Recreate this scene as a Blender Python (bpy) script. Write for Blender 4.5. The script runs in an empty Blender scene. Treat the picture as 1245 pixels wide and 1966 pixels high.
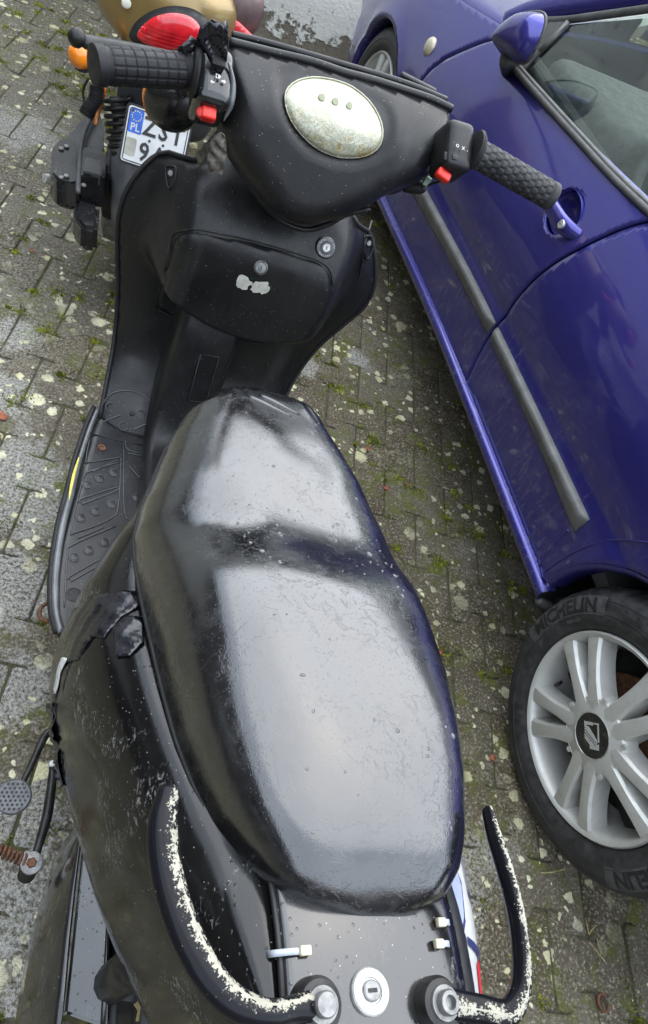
import bpy, bmesh, math, random
import numpy as np
from mathutils import Matrix, Vector
random.seed(7); np.random.seed(7)
PI = math.pi
scene = bpy.context.scene
col = scene.collection
rad = math.radians

# ---------------------------------------------------------------- camera
CAM = np.array([-0.2750, -0.3454, 1.4370])
YAW, PITCH, ROLL, FPX = 0.5340, 0.8344, 0.5780, 1363.9   # radians; focal length in photo pixels
PW, PH = 1245.0, 1966.0
_cy, _sy, _cp, _sp = math.cos(YAW), math.sin(YAW), math.cos(PITCH), math.sin(PITCH)
CF = np.array([_sy*_cp, _cy*_cp, -_sp])
_r = np.array([_cy, -_sy, 0.0]); _u = np.cross(_r, CF)
CR = math.cos(ROLL)*_r + math.sin(ROLL)*_u
CU = -math.sin(ROLL)*_r + math.cos(ROLL)*_u
cam_d = bpy.data.cameras.new('camera'); cam = bpy.data.objects.new('camera', cam_d); col.objects.link(cam)
cam_d.sensor_fit = 'VERTICAL'; cam_d.sensor_height = 36.0; cam_d.lens = FPX/PH*36.0
cam_d.clip_start = 0.02; cam_d.clip_end = 500
cam.matrix_world = Matrix(((CR[0], CU[0], -CF[0], CAM[0]), (CR[1], CU[1], -CF[1], CAM[1]),
                           (CR[2], CU[2], -CF[2], CAM[2]), (0, 0, 0, 1)))
scene.camera = cam

# ---------------------------------------------------------------- overcast daylight
SUN_EL, SUN_AZ = rad(54), rad(38)          # azimuth clockwise from +Y
world = bpy.data.worlds.new('World'); scene.world = world; world.use_nodes = True
wn, wl = world.node_tree.nodes, world.node_tree.links
for n in list(wn): wn.remove(n)
w_out = wn.new('ShaderNodeOutputWorld'); w_bg = wn.new('ShaderNodeBackground')
w_sky = wn.new('ShaderNodeTexSky'); w_sky.sky_type = 'NISHITA'; w_sky.sun_disc = False
w_sky.sun_elevation = SUN_EL; w_sky.sun_rotation = SUN_AZ; w_sky.dust_density = 4.0; w_sky.air_density = 1.2
w_tc = wn.new('ShaderNodeTexCoord'); w_no = wn.new('ShaderNodeTexNoise')
w_no.inputs['Scale'].default_value = 1.6; w_no.inputs['Detail'].default_value = 6
w_ra = wn.new('ShaderNodeValToRGB')
w_ra.color_ramp.elements[0].position = .3; w_ra.color_ramp.elements[0].color = (6.0, 6.8, 7.9, 1)
w_ra.color_ramp.elements[1].position = .75; w_ra.color_ramp.elements[1].color = (8.5, 9.4, 10.5, 1)
w_mx = wn.new('ShaderNodeMix'); w_mx.data_type = 'RGBA'; w_mx.inputs[0].default_value = .86
wl.new(w_tc.outputs['Generated'], w_no.inputs['Vector']); wl.new(w_no.outputs['Fac'], w_ra.inputs['Fac'])
wl.new(w_sky.outputs['Color'], w_mx.inputs[6]); wl.new(w_ra.outputs['Color'], w_mx.inputs[7])
wl.new(w_mx.outputs[2], w_bg.inputs['Color']); w_bg.inputs['Strength'].default_value = 0.15
wl.new(w_bg.outputs['Background'], w_out.inputs['Surface'])
sun_d = bpy.data.lights.new('sun', 'SUN'); sun_d.energy = 1.5; sun_d.angle = rad(100); sun_d.color = (1, .985, .96)
sun = bpy.data.objects.new('sun', sun_d); col.objects.link(sun)
_sd = Vector((math.sin(SUN_AZ)*math.cos(SUN_EL), math.cos(SUN_AZ)*math.cos(SUN_EL), math.sin(SUN_EL)))
sun.rotation_euler = _sd.to_track_quat('Z', 'Y').to_euler()
vs = scene.view_settings
vs.view_transform = 'Standard'; vs.look = 'None'; vs.gamma = 1; vs.use_curve_mapping = False; vs.exposure = 1.32

scene.render.engine = 'CYCLES'
cy_ = scene.cycles; cy_.max_bounces = 6; cy_.diffuse_bounces = 3; cy_.glossy_bounces = 3; cy_.transmission_bounces = 4; cy_.transparent_max_bounces = 6; cy_.caustics_reflective = False; cy_.caustics_refractive = False
# ---------------------------------------------------------------- helpers
class Frame:
    """A thing's own axes; h / t / s intersect a line of sight with a plane at a measured height, depth or side."""
    def __init__(self, loc, rot=((1, 0, 0), (0, 1, 0), (0, 0, 1))):
        self.o = np.array(loc, float); self.q = np.array(rot, float)
        self.c = (CAM-self.o) @ self.q
    def d(self, x, y): return (CF + CR*(x-PW/2)/FPX - CU*(y-PH/2)/FPX) @ self.q
    def s(self, x, y, v): d = self.d(x, y); return self.c + d*(v-self.c[0])/d[0]
    def t(self, x, y, v): d = self.d(x, y); return self.c + d*(v-self.c[1])/d[1]
    def h(self, x, y, v): d = self.d(x, y); return self.c + d*(v-self.c[2])/d[2]
    def on(self, x, y, tf, t0=.7):
        t = t0
        for _ in range(25):
            p = self.t(x, y, t); t = .5*t+.5*float(tf(p[0], p[2]))
        return self.t(x, y, t)
    def onh(self, x, y, hf, h0=.7):
        h = h0
        for _ in range(25):
            p = self.h(x, y, h); h = .5*h+.5*float(hf(p[0], p[1]))
        return self.h(x, y, h)
WF = Frame((0, 0, 0))

def tag(o, label=None, cat=None, group=None, kind=None):
    if label: o['label'] = label
    if cat: o['category'] = cat
    if group: o['group'] = group
    if kind: o['kind'] = kind
    return o
def empty(name, loc=(0, 0, 0), rot=None):
    o = bpy.data.objects.new(name, None); o.empty_display_size = .1; o.location = loc
    if rot is not None: o.rotation_euler = rot
    col.objects.link(o); return o
def link(name, me, m, parent=None, smooth=True):
    if m is not None:
        for x in (m if isinstance(m, (list, tuple)) else [m]): me.materials.append(x)
    o = bpy.data.objects.new(name, me); col.objects.link(o)
    if parent is not None: o.parent = parent
    if smooth and len(me.polygons): me.polygons.foreach_set('use_smooth', [True]*len(me.polygons))
    return o
def sharp(o, ang=35):
    me = o.data
    if len(me.polygons):
        bm = bmesh.new(); bm.from_mesh(me)
        for e in bm.edges:
            if len(e.link_faces) == 2 and e.calc_face_angle(0) > rad(ang): e.smooth = False
        bm.to_mesh(me); bm.free()
    return o
def mesh(name, V, F, m, parent=None, smooth=True, fix=True):
    me = bpy.data.meshes.new(name); me.from_pydata([tuple(map(float, v)) for v in V], [], F); me.update()
    if fix:
        bm = bmesh.new(); bm.from_mesh(me); bmesh.ops.remove_doubles(bm, verts=bm.verts, dist=1e-6)
        bmesh.ops.recalc_face_normals(bm, faces=bm.faces); bm.to_mesh(me); bm.free()
    return link(name, me, m, parent, smooth)
def bmobj(name, bm, m, parent=None, smooth=True, ang=35):
    me = bpy.data.meshes.new(name); bmesh.ops.recalc_face_normals(bm, faces=bm.faces); bm.to_mesh(me); bm.free()
    o = link(name, me, m, parent, smooth)
    if smooth: sharp(o, ang)
    return o
def grid(P, closeu=False, closev=False):
    """P[i][j] points -> verts, faces"""
    n, k = len(P), len(P[0]); V = [p for r in P for p in r]; F = []
    for i in range(n if closeu else n-1):
        for j in range(k if closev else k-1):
            a, b = i*k+j, i*k+(j+1) % k; i2 = (i+1) % n
            F.append((a, b, i2*k+(j+1) % k, i2*k+j))
    return V, F
def surf(name, P, m, parent, closev=False, caps=False, thick=0, off=-1, sub=0, uv=False, out=None):
    V, F = grid(P, False, closev); k = len(P[0])
    if caps: F = F+[tuple(range(k)), tuple(range((len(P)-1)*k, len(P)*k))]
    o = mesh(name, V, F, m, parent, fix=not uv)
    if uv:
        ul = o.data.uv_layers.new(name='UVMap'); n = len(P)
        for poly in o.data.polygons:
            for li in poly.loop_indices:
                vi = o.data.loops[li].vertex_index; i, j = divmod(vi, k); u = j/k
                if closev and j == 0 and any(o.data.loops[q].vertex_index % k == k-1 for q in poly.loop_indices) and poly.loop_total == 4: u = 1.0
                ul.data[li].uv = (u, i/(n-1))
        bm = bmesh.new(); bm.from_mesh(o.data); bmesh.ops.recalc_face_normals(bm, faces=bm.faces); bm.to_mesh(o.data); bm.free()
    if out is not None: orient(o, out)
    if thick: solid(o, thick, off)
    if sub: subd(o, sub)
    return o
def orient(o, out):
    me = o.data; n = np.zeros(len(me.polygons)*3); a = np.zeros(len(me.polygons)); me.polygons.foreach_get('normal', n); me.polygons.foreach_get('area', a)
    if ((n.reshape(-1, 3)*a[:, None]).sum(0) @ np.array(out, float)) < 0: me.flip_normals()
    return o
def solid(o, th, off=-1):
    md = o.modifiers.new('thickness', 'SOLIDIFY'); md.thickness = th; md.offset = off; return o
def subd(o, n=1):
    md = o.modifiers.new('smooth', 'SUBSURF'); md.levels = n; md.render_levels = n; return o
def smooth_path(pts, n=40):
    """Catmull-Rom through pts (any dimension)"""
    p = np.array(pts, float); k = len(p)
    if k < 3: return np.array([p[0]+(p[-1]-p[0])*i/(n-1) for i in range(n)])
    q = np.vstack([2*p[0]-p[1], p, 2*p[-1]-p[-2]]); out = []
    for i in range(n):
        x = i/(n-1)*(k-1); a = min(int(x), k-2); f = x-a; p0, p1, p2, p3 = q[a:a+4]
        out.append(.5*((2*p1)+(-p0+p2)*f+(2*p0-5*p1+4*p2-p3)*f*f+(-p0+3*p1-3*p2+p3)*f**3))
    return np.array(out)
def nrm(v): v = np.asarray(v, float); return v/(np.linalg.norm(v)+1e-12)
def tube_pts(path, radii, seg=10, up=(0, 0, 1), prof=None):
    path = np.array(path, float); n = len(path); P = []
    radii = [radii]*n if np.isscalar(radii) else list(radii)
    up = np.array(up, float)
    for i in range(n):
        d = nrm(path[min(i+1, n-1)]-path[max(i-1, 0)])
        a = np.cross(d, up)
        if np.linalg.norm(a) < 1e-4: a = np.cross(d, (0.3, 1, .1))
        a = nrm(a); b = nrm(np.cross(a, d)); r = radii[i]
        ra, rb = (r, r) if np.isscalar(r) else r
        P.append([path[i]+a*ra*math.cos(2*PI*j/seg)+b*rb*math.sin(2*PI*j/seg) for j in range(seg)])
    return P
def tube(name, path, radii, m, parent, seg=10, up=(0, 0, 1), sm=0, uv=False, rnd=False):
    if sm:
        path = np.array(path, float)
        if not np.isscalar(radii):
            rr = np.array([(r, r) if np.isscalar(r) else r for r in radii], float)
            al = smooth_path(np.hstack([path, rr]), sm); path = al[:, :3]; radii = [tuple(np.maximum(x, 1e-4)) for x in al[:, 3:]]
        else: path = smooth_path(path, sm)
    if rnd:   # rounded ends
        path = np.array(path, float); n = len(path)
        rr = [((r, r) if np.isscalar(r) else tuple(r)) for r in ([radii]*n if np.isscalar(radii) else radii)]
        pre, prr, post, por = [], [], [], []
        d0 = nrm(path[0]-path[1]); d1 = nrm(path[-1]-path[-2])
        for k in range(5):
            a = k/5*PI/2
            post.append(path[-1]+d1*min(rr[-1])*math.sin(a+PI/10)); por.append((rr[-1][0]*math.cos(a+PI/10), rr[-1][1]*math.cos(a+PI/10)))
            pre.insert(0, path[0]+d0*min(rr[0])*math.sin(a+PI/10)); prr.insert(0, (rr[0][0]*math.cos(a+PI/10), rr[0][1]*math.cos(a+PI/10)))
        path = np.vstack([pre, path, post]); radii = prr+rr+por
    return surf(name, tube_pts(path, radii, seg, up), m, parent, closev=True, caps=True, uv=uv)
def frame_to(axis, up=(0, 0, 1)):
    z = nrm(axis); x = np.cross(up, z)
    if np.linalg.norm(x) < 1e-3: x = np.cross((0, 1, 0), z)
    x = nrm(x); y = np.cross(z, x); return x, y, z
def lathe(name, prof, m, parent, at=(0, 0, 0), axis=(0, 0, 1), seg=32, up=(0, 0, 1), sh=35, caps=True):
    """prof: (radius, along axis)"""
    x, y, z = frame_to(axis, up); at = np.array(at, float)
    P = [[at+x*r*math.cos(2*PI*j/seg)+y*r*math.sin(2*PI*j/seg)+z*h for j in range(seg)] for r, h in prof]
    V, F = grid(P, False, True); k = seg
    if caps and prof[0][0] > 1e-5: F.append(tuple(range(k)))
    if caps and prof[-1][0] > 1e-5: F.append(tuple(range((len(P)-1)*k, len(P)*k)))
    o = mesh(name, V, F, m, parent); return sharp(o, sh)
def rbox(name, size, m, parent, at=(0, 0, 0), axes=None, bev=.003, seg=2, taper=1.0):
    bm = bmesh.new(); bmesh.ops.create_cube(bm, size=1)
    for v in bm.verts:
        k = taper if v.co.z > 0 else 1
        v.co.x *= size[0]*k; v.co.y *= size[1]*k; v.co.z *= size[2]
    bmesh.ops.bevel(bm, geom=list(bm.edges), offset=bev, segments=seg, affect='EDGES', profile=.6)
    A = np.eye(3) if axes is None else np.array(axes)
    for v in bm.verts: v.co = Vector(np.array(at)+A[0]*v.co.x+A[1]*v.co.y+A[2]*v.co.z)
    return bmobj(name, bm, m, parent, ang=50)
def poly_area(p): p = np.array(p); return .5*np.sum(p[:, 0]*np.roll(p[:, 1], -1)-np.roll(p[:, 0], -1)*p[:, 1])
def prism(name, pts, depth, fn, m, parent, bev=0.0):
    """outline (2D) extruded; fn(u,v,w) -> 3D, w from 0 to depth"""
    n = len(pts); pts = np.array(pts, float)
    if poly_area(pts) < 0: pts = pts[::-1]
    if bev:
        nx = []
        for i in range(n):
            e = nrm(pts[(i+1) % n]-pts[i-1]); nx.append((-e[1], e[0]))
        inn = pts+np.array(nx)*bev
        V = [fn(*p, 0) for p in pts]+[fn(*p, depth-bev) for p in pts]+[fn(*p, depth) for p in inn]
        R3 = 3
    else:
        V = [fn(*p, 0) for p in pts]+[fn(*p, depth) for p in pts]; R3 = 2
    F = [tuple(range(n))[::-1], tuple(range((R3-1)*n, R3*n))]
    for r in range(R3-1):
        F += [(r*n+i, r*n+(i+1) % n, (r+1)*n+(i+1) % n, (r+1)*n+i) for i in range(n)]
    return sharp(mesh(name, V, F, m, parent), 30)
def round_poly(pts, r=.01, k=4):
    out = []; n = len(pts); pts = np.array(pts, float)
    for i in range(n):
        a, b, c = pts[i-1], pts[i], pts[(i+1) % n]
        rr = r[i] if not np.isscalar(r) else r
        d1 = min(rr, .48*np.linalg.norm(a-b)); d2 = min(rr, .48*np.linalg.norm(c-b))
        p, q = b+nrm(a-b)*d1, b+nrm(c-b)*d2
        for j in range(k+1):
            f = j/k; out.append((1-f)**2*p+2*f*(1-f)*b+f*f*q)
    return np.array(out)
def dense(poly, step):
    out = []; n = len(poly)
    for i in range(n):
        a, b = np.array(poly[i]), np.array(poly[(i+1) % n]); k = max(1, int(np.linalg.norm(b-a)/step))
        out += [a+(b-a)*j/k for j in range(k)]
    return np.array(out)
def inside(poly, X):
    x, y = X[:, 0], X[:, 1]; c = np.zeros(len(X), bool); n = len(poly)
    for i in range(n):
        x1, y1 = poly[i]; x2, y2 = poly[(i+1) % n]
        if y1 == y2: continue
        k = (y1 > y) != (y2 > y); c ^= k & (x < (x2-x1)*(y-y1)/(y2-y1)+x1)
    return c
def poly_dist(poly, X):
    A = np.array(poly); B = np.roll(A, -1, 0); best = np.full(len(X), 9e9); near = np.zeros((len(X), 2))
    for a, b in zip(A, B):
        e = b-a; L = e@e+1e-15; f = np.clip(((X-a)@e)/L, 0, 1); q = a+f[:, None]*e; d = np.hypot(*(X-q).T)
        k = d < best; best[k] = d[k]; near[k] = q[k]
    return best, near
def panel(name, poly, fn, m, parent, cell=.01, thick=0, off=-1, holes=(), out=None):
    """a skin over the outline poly (2D); fn(U [n,2], dist-to-edge [n]) -> points [n,3]"""
    poly = np.array(poly, float); lo, hi = poly.min(0), poly.max(0)
    nx, ny = [max(2, int(math.ceil((hi[i]-lo[i])/cell))) for i in (0, 1)]
    gx = np.linspace(lo[0]-1e-4, hi[0]+1e-4, nx+1); gy = np.linspace(lo[1]-1e-4, hi[1]+1e-4, ny+1)
    cx, cy = .5*(gx[1:]+gx[:-1]), .5*(gy[1:]+gy[:-1])
    CX, CY = np.meshgrid(cx, cy, indexing='ij'); C = np.stack([CX.ravel(), CY.ravel()], 1)
    keep = inside(poly, C)
    for h in holes: keep &= ~inside(h, C)
    keep = keep.reshape(nx, ny)
    X, Y = np.meshgrid(gx, gy, indexing='ij'); P = np.stack([X.ravel(), Y.ravel()], 1)
    F = []; cnt = np.zeros(len(P), int)
    for i, j in zip(*np.nonzero(keep)):
        f = (i*(ny+1)+j, (i+1)*(ny+1)+j, (i+1)*(ny+1)+j+1, i*(ny+1)+j+1); F.append(f)
        for q in f: cnt[q] += 1
    used = np.nonzero(cnt)[0]; mp = {int(a): i for i, a in enumerate(used)}
    U = P[used]; b = cnt[used] < 4
    loops = [poly]+[np.array(h) for h in holes]
    ds = [poly_dist(l, U) for l in loops]; k = np.argmin([d[0] for d in ds], 0)
    near = np.array([ds[k[i]][1][i] for i in range(len(U))]); dd = np.array([ds[k[i]][0][i] for i in range(len(U))])
    sn = b & (dd < 1.6*cell); U[sn] = near[sn]; dist = poly_dist(poly, U)[0]
    V = fn(U, dist)
    o = mesh(name, V, [tuple(mp[q] for q in f) for f in F], m, parent)
    if out is not None: orient(o, out)
    if thick: solid(o, thick, off)
    return o
def text_mesh(s, size=1.0, ext=0.0, bold=0.0):
    cu = bpy.data.curves.new('t', 'FONT'); cu.body = s; cu.size = size; cu.extrude = ext; cu.resolution_u = 2; cu.offset = bold*size
    cu.align_x = 'CENTER'; cu.align_y = 'CENTER'
    o = bpy.data.objects.new('t', cu); col.objects.link(o); dg = bpy.context.evaluated_depsgraph_get()
    me = bpy.data.meshes.new_from_object(o.evaluated_get(dg)); bpy.data.objects.remove(o); bpy.data.curves.remove(cu); return me
def text(name, s, size, fn, m, parent, ext=.0006, sx=1.0, fat=0, bold=0.0):
    me = text_mesh(s, size, ext, bold)
    if fat:
        bm = bmesh.new(); bm.from_mesh(me); bmesh.ops.subdivide_edges(bm, edges=[e for e in bm.edges if e.calc_length() > fat], cuts=2); bm.to_mesh(me); bm.free()
    for v in me.vertices: v.co = Vector(fn(v.co.x*sx, v.co.y, v.co.z))
    return link(name, me, m, parent, False)
def copy_tree(o, parent=None, loc=None):
    c = o.copy(); col.objects.link(c); c.parent = parent
    for ch in list(o.children): copy_tree(ch, c)
    return c

# ---------------------------------------------------------------- materials
class NB:
    def __init__(self, name):
        self.m = bpy.data.materials.new(name); self.m.use_nodes = True; self.t = self.m.node_tree
        self.b = self.t.nodes['Principled BSDF']; self.out = self.t.nodes['Material Output']
    def n(self, ty, **kw):
        x = self.t.nodes.new(ty)
        for k, v in kw.items(): setattr(x, k, v)
        return x
    def l(self, a, b): self.t.links.new(a, b)
    def put(self, sock, v):
        if hasattr(v, 'is_output') or isinstance(v, bpy.types.NodeSocket): self.l(v, sock)
        else: sock.default_value = (*v, 1) if isinstance(v, (tuple, list)) and len(v) == 3 and sock.type == 'RGBA' else v
    def co(self, kind='Object', scale=None):
        if kind == 'World': o = self.n('ShaderNodeNewGeometry').outputs['Position']
        else: o = self.n('ShaderNodeTexCoord').outputs[kind]
        if scale:
            mp = self.n('ShaderNodeMapping'); mp.inputs['Scale'].default_value = scale; self.l(o, mp.inputs['Vector']); o = mp.outputs['Vector']
        return o
    def noise(self, scale, detail=4, rough=.6, co=None, dist=0):
        x = self.n('ShaderNodeTexNoise'); x.inputs['Scale'].default_value = scale; x.inputs['Detail'].default_value = detail
        x.inputs['Roughness'].default_value = rough; x.inputs['Distortion'].default_value = dist
        self.l(co if co is not None else self.co(), x.inputs['Vector']); return x.outputs['Fac']
    def vor(self, scale, co=None, feature='F1', out='Distance', rnd=1.0, dim='3D'):
        x = self.n('ShaderNodeTexVoronoi', feature=feature, voronoi_dimensions=dim); x.inputs['Scale'].default_value = scale; x.inputs['Randomness'].default_value = rnd
        self.l(co if co is not None else self.co(), x.inputs['Vector']); return x.outputs[out]
    def ramp(self, v, lo, hi, a=0.0, b=1.0):
        x = self.n('ShaderNodeMapRange', interpolation_type='SMOOTHSTEP'); self.l(v, x.inputs['Value'])
        for k, q in (('From Min', lo), ('From Max', hi), ('To Min', a), ('To Max', b)): x.inputs[k].default_value = q
        return x.outputs['Result']
    def math(self, op, a, b=0.0):
        x = self.n('ShaderNodeMath', operation=op); self.put(x.inputs[0], a); self.put(x.inputs[1], b); return x.outputs[0]
    def mix(self, f, a, b):
        x = self.n('ShaderNodeMix', data_type='RGBA'); self.put(x.inputs[0], f); self.put(x.inputs[6], a); self.put(x.inputs[7], b); return x.outputs[2]
    def bump(self, h, st=.3, dist=.002, prev=None):
        x = self.n('ShaderNodeBump'); x.inputs['Strength'].default_value = st; x.inputs['Distance'].default_value = dist
        self.l(h, x.inputs['Height'])
        if prev is not None: self.l(prev, x.inputs['Normal'])
        return x.outputs['Normal']
    def set(self, **kw):
        nm = dict(color='Base Color', rough='Roughness', metal='Metallic', spec='Specular IOR Level', ior='IOR', coat='Coat Weight',
                  coatr='Coat Roughness', coatior='Coat IOR', normal='Normal', coatn='Coat Normal', trans='Transmission Weight', alpha='Alpha', sss='Subsurface Weight')
        for k, v in kw.items(): self.put(self.b.inputs[nm[k]], v)
        return self
def simple(name, c, rough=.5, metal=0, var=.15, scale=30, bump=0, bscale=200, **kw):
    """plain material with slight tone variation and fine relief"""
    b = NB(name); f = b.noise(scale, 5)
    c2 = tuple(max(0, min(1, x*(1+var*2))) for x in c); c1 = tuple(x*(1-var) for x in c)
    b.set(color=b.mix(b.ramp(f, .3, .7), c1, c2), rough=b.ramp(b.noise(scale*2.3, 4), .25, .75, max(.02, rough*.8), min(1, rough*1.25)), metal=metal, **kw)
    if bump: b.set(normal=b.bump(b.noise(bscale, 3), bump, .001))
    return b.m
def drops(b, co, sc=95, keep=.72, size=.34):
    """height of scattered water beads"""
    d = b.vor(sc, co); r = b.vor(sc, co, out='Color'); sep = b.n('ShaderNodeSeparateColor'); b.l(r, sep.inputs[0])
    on = b.ramp(sep.outputs[0], keep, keep+.02)
    return b.math('MULTIPLY', b.ramp(d, size, size*.35), on)
def m_vinyl():
    b = NB('wet_black_vinyl'); co = b.co()
    wr = b.noise(34, 4, .6, b.co(scale=(1.0, .3, 1.0)), 1.0); gr = b.noise(700, 2, .5, co)
    film = b.noise(46, 5, .62, co, .6); edge = b.math('MULTIPLY', b.ramp(film, .50, .535), b.ramp(b.noise(10, 3, .6, co), .42, .58))
    dr = b.math('ADD', b.math('MULTIPLY', drops(b, co, 330, .62, .36), .7), edge)
    n1 = b.bump(wr, .03, .004); n1 = b.bump(gr, .16, .0007, n1); n2 = b.bump(dr, .30, .0012, n1)
    dull = b.ramp(b.noise(22, 5, .7, co), .42, .62)
    b.set(color=b.mix(dull, (.006, .0063, .0072), (.013, .0135, .0145)), rough=b.ramp(dull, 0, 1, .16, .30), ior=1.55, spec=.5, normal=n1, coat=.9, coatr=b.ramp(edge, 0, 1, .10, .05), coatior=1.6, coatn=n2)
    return b.m
def m_black(name, c=.012, rough=.36, dust=.10, coat=0.0, scuff=0.0, drop=.2, ior=1.5, spec=.5):
    """weathered black plastic: dust specks, rain marks, scuffs"""
    b = NB(name); co = b.co(); k = (c, c*1.02, c*1.08)
    big = b.noise(7, 5, .65, co); sp = b.math('LESS_THAN', b.vor(170, co), .10)
    rn = b.vor(170, co, out='Color'); sep = b.n('ShaderNodeSeparateColor'); b.l(rn, sep.inputs[0])
    sp = b.math('MULTIPLY', sp, b.math('GREATER_THAN', sep.outputs[1], .62))
    streak = b.noise(16, 4, .6, b.co(scale=(1, .5, .12)))
    cc = b.mix(b.ramp(big, .4, .8, 0, .55), k, tuple(x*1.9+.006 for x in k))
    cc = b.mix(b.ramp(streak, .5, .8, 0, dust), cc, (.16, .16, .15)); cc = b.mix(b.math('MULTIPLY', sp, .55), cc, (.4, .4, .38))
    r = b.ramp(b.noise(24, 5, .7, co), .3, .75, rough*.75, rough*1.35)
    if scuff:
        s = b.math('MULTIPLY', b.ramp(b.noise(210, 5, .75, b.co(scale=(1, .5, 1)), .8), .54, .62), b.ramp(b.noise(11, 3, .55, co), .5, .62))
        cc = b.mix(b.math('MULTIPLY', s, scuff), cc, (.20, .205, .20)); r = b.mix(s, r, (.7, .7, .7))
    n1 = b.bump(b.noise(380, 3, .6, co), .09, .0008)
    b.set(color=cc, rough=r, normal=b.bump(drops(b, co, 210, .82, .34), drop, .0012, n1), coat=coat, coatr=.08, ior=ior, spec=spec)
    return b.m
def m_rail(name, u0, wide, ridge):
    b = NB(name); uv = b.n('ShaderNodeTexCoord').outputs['UV']; sep = b.n('ShaderNodeSeparateXYZ'); b.l(uv, sep.inputs[0]); co = b.co()
    ring = b.math('ABSOLUTE', b.math('SUBTRACT', sep.outputs[0], u0)); n1 = b.noise(90, 5, .7, co); n2 = b.noise(420, 4, .75, co)
    speck = b.ramp(b.math('ADD', b.math('MULTIPLY', b.ramp(ring, wide, 0), .17), b.math('ADD', b.math('MULTIPLY', n1, .45), b.math('MULTIPLY', n2, .55))), .635, .65)
    along = b.ramp(sep.outputs[1], .12, .4); line = b.ramp(b.math('ADD', b.math('MULTIPLY', b.ramp(ring, ridge, ridge*.3), b.math('ADD', b.math('MULTIPLY', along, .32), .05)), b.math('MULTIPLY', b.math('ADD', b.math('MULTIPLY', n1, .5), b.math('MULTIPLY', n2, .5)), .62)), .53, .60)
    chip = b.math('MAXIMUM', speck, line)
    b.set(color=b.mix(chip, (.007, .007, .009), b.mix(b.noise(60, 3), (.20, .19, .155), (.44, .42, .34))), rough=b.mix(chip, (.2,)*3, (.6,)*3), normal=b.bump(chip, -.5, .0008), spec=.14)
    return b.m
def m_paver():
    b = NB('weathered_concrete_paver'); P = b.co('World'); oi = b.n('ShaderNodeObjectInfo').outputs['Random']
    big = b.noise(2.3, 3, .6, P); mid = b.noise(24, 4, .7, P); fine = b.noise(150, 5, .78, P); gr = b.vor(420, P)
    c = b.mix(b.ramp(big, .35, .68), (.076, .058, .033), (.142, .117, .074))
    c = b.mix(b.ramp(mid, .38, .70, 0, .75), c, (.058, .047, .028)); c = b.mix(b.ramp(fine, .53, .62, 0, .9), c, (.37, .345, .27))
    c = b.mix(b.ramp(fine, .47, .36, 0, .9), c, (.016, .013, .008)); c = b.mix(b.ramp(oi, .2, 1, 0, .3), c, (.17, .155, .12))
    mossy = b.math('MULTIPLY', b.ramp(b.noise(5, 4, .65, P), .46, .62), b.ramp(mid, .46, .58)); c = b.mix(b.math('MULTIPLY', mossy, .75), c, (.11, .125, .016))
    # pale bleached film
    c = b.mix(b.math('MULTIPLY', b.ramp(b.noise(2.2, 3, .6, P), .60, .72), b.ramp(fine, .42, .58)), c, (.30, .29, .26))
    sx = b.n('ShaderNodeSeparateXYZ'); b.l(P, sx.inputs[0]); c = b.mix(b.math('MULTIPLY', b.ramp(b.math('ADD', sx.outputs['X'], b.math('MULTIPLY', mid, .3)), .0, -.4, 0, .62), b.ramp(fine, .42, .60, .1, 1)), c, (.28, .272, .235))
    # larger bleached patches with ragged outlines
    pm = None
    for x, y, r in WHITE:
        dv = b.n('ShaderNodeVectorMath', operation='DISTANCE'); b.l(P, dv.inputs[0]); dv.inputs[1].default_value = (x, y, 0)
        e = b.ramp(b.math('ADD', b.math('SUBTRACT', dv.outputs['Value'], r), b.math('MULTIPLY', b.math('SUBTRACT', mid, .5), r*2.2)), r*.35, -r*.35); pm = e if pm is None else b.math('MAXIMUM', pm, e)
    c = b.mix(b.math('MULTIPLY', pm, b.ramp(fine, .40, .58, .1, .8)), c, (.40, .40, .375))
    # lichen rosettes, three sizes
    wob = b.n('ShaderNodeMix', data_type='VECTOR'); nz = b.n('ShaderNodeTexNoise'); nz.inputs['Scale'].default_value = 60; nz.inputs['Detail'].default_value = 2; b.l(P, nz.inputs['Vector'])
    wob.inputs[0].default_value = .022; b.l(P, wob.inputs[4]); b.l(nz.outputs['Color'], wob.inputs[5]); W = wob.outputs[1]
    lm = None
    for sc, keep, sz in ((9, .72, .19), (20, .56, .25), (52, .84, .25)):
        x = b.n('ShaderNodeTexVoronoi', voronoi_dimensions='2D'); x.inputs['Scale'].default_value = sc; b.l(W, x.inputs['Vector']); sep = b.n('ShaderNodeSeparateColor'); b.l(x.outputs['Color'], sep.inputs[0])
        szr = b.ramp(sep.outputs[1], 0, 1, .35*sz, sz)
        e = b.math('MULTIPLY', b.ramp(b.math('SUBTRACT', x.outputs['Distance'], szr), .035, -.03), b.math('GREATER_THAN', sep.outputs[0], keep)); lm = e if lm is None else b.math('MAXIMUM', lm, e)
    lm = b.math('MULTIPLY', lm, b.math('MULTIPLY', b.ramp(fine, .34, .5, .45, 1), b.ramp(b.noise(3.7, 3, .6, P), .38, .58, .12, 1)))
    c = b.mix(lm, c, b.mix(b.ramp(oi, 0, 1), (.60, .57, .34), (.74, .71, .50)))
    h = b.math('ADD', b.math('MULTIPLY', fine, .7), b.math('MULTIPLY', b.ramp(gr, 0, .5), .5))
    b.set(color=c, rough=b.ramp(mid, .35, .65, .5, .85), spec=.3, normal=b.bump(h, .9, .005, b.bump(mid, .5, .012)))
    return b.m
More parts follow.
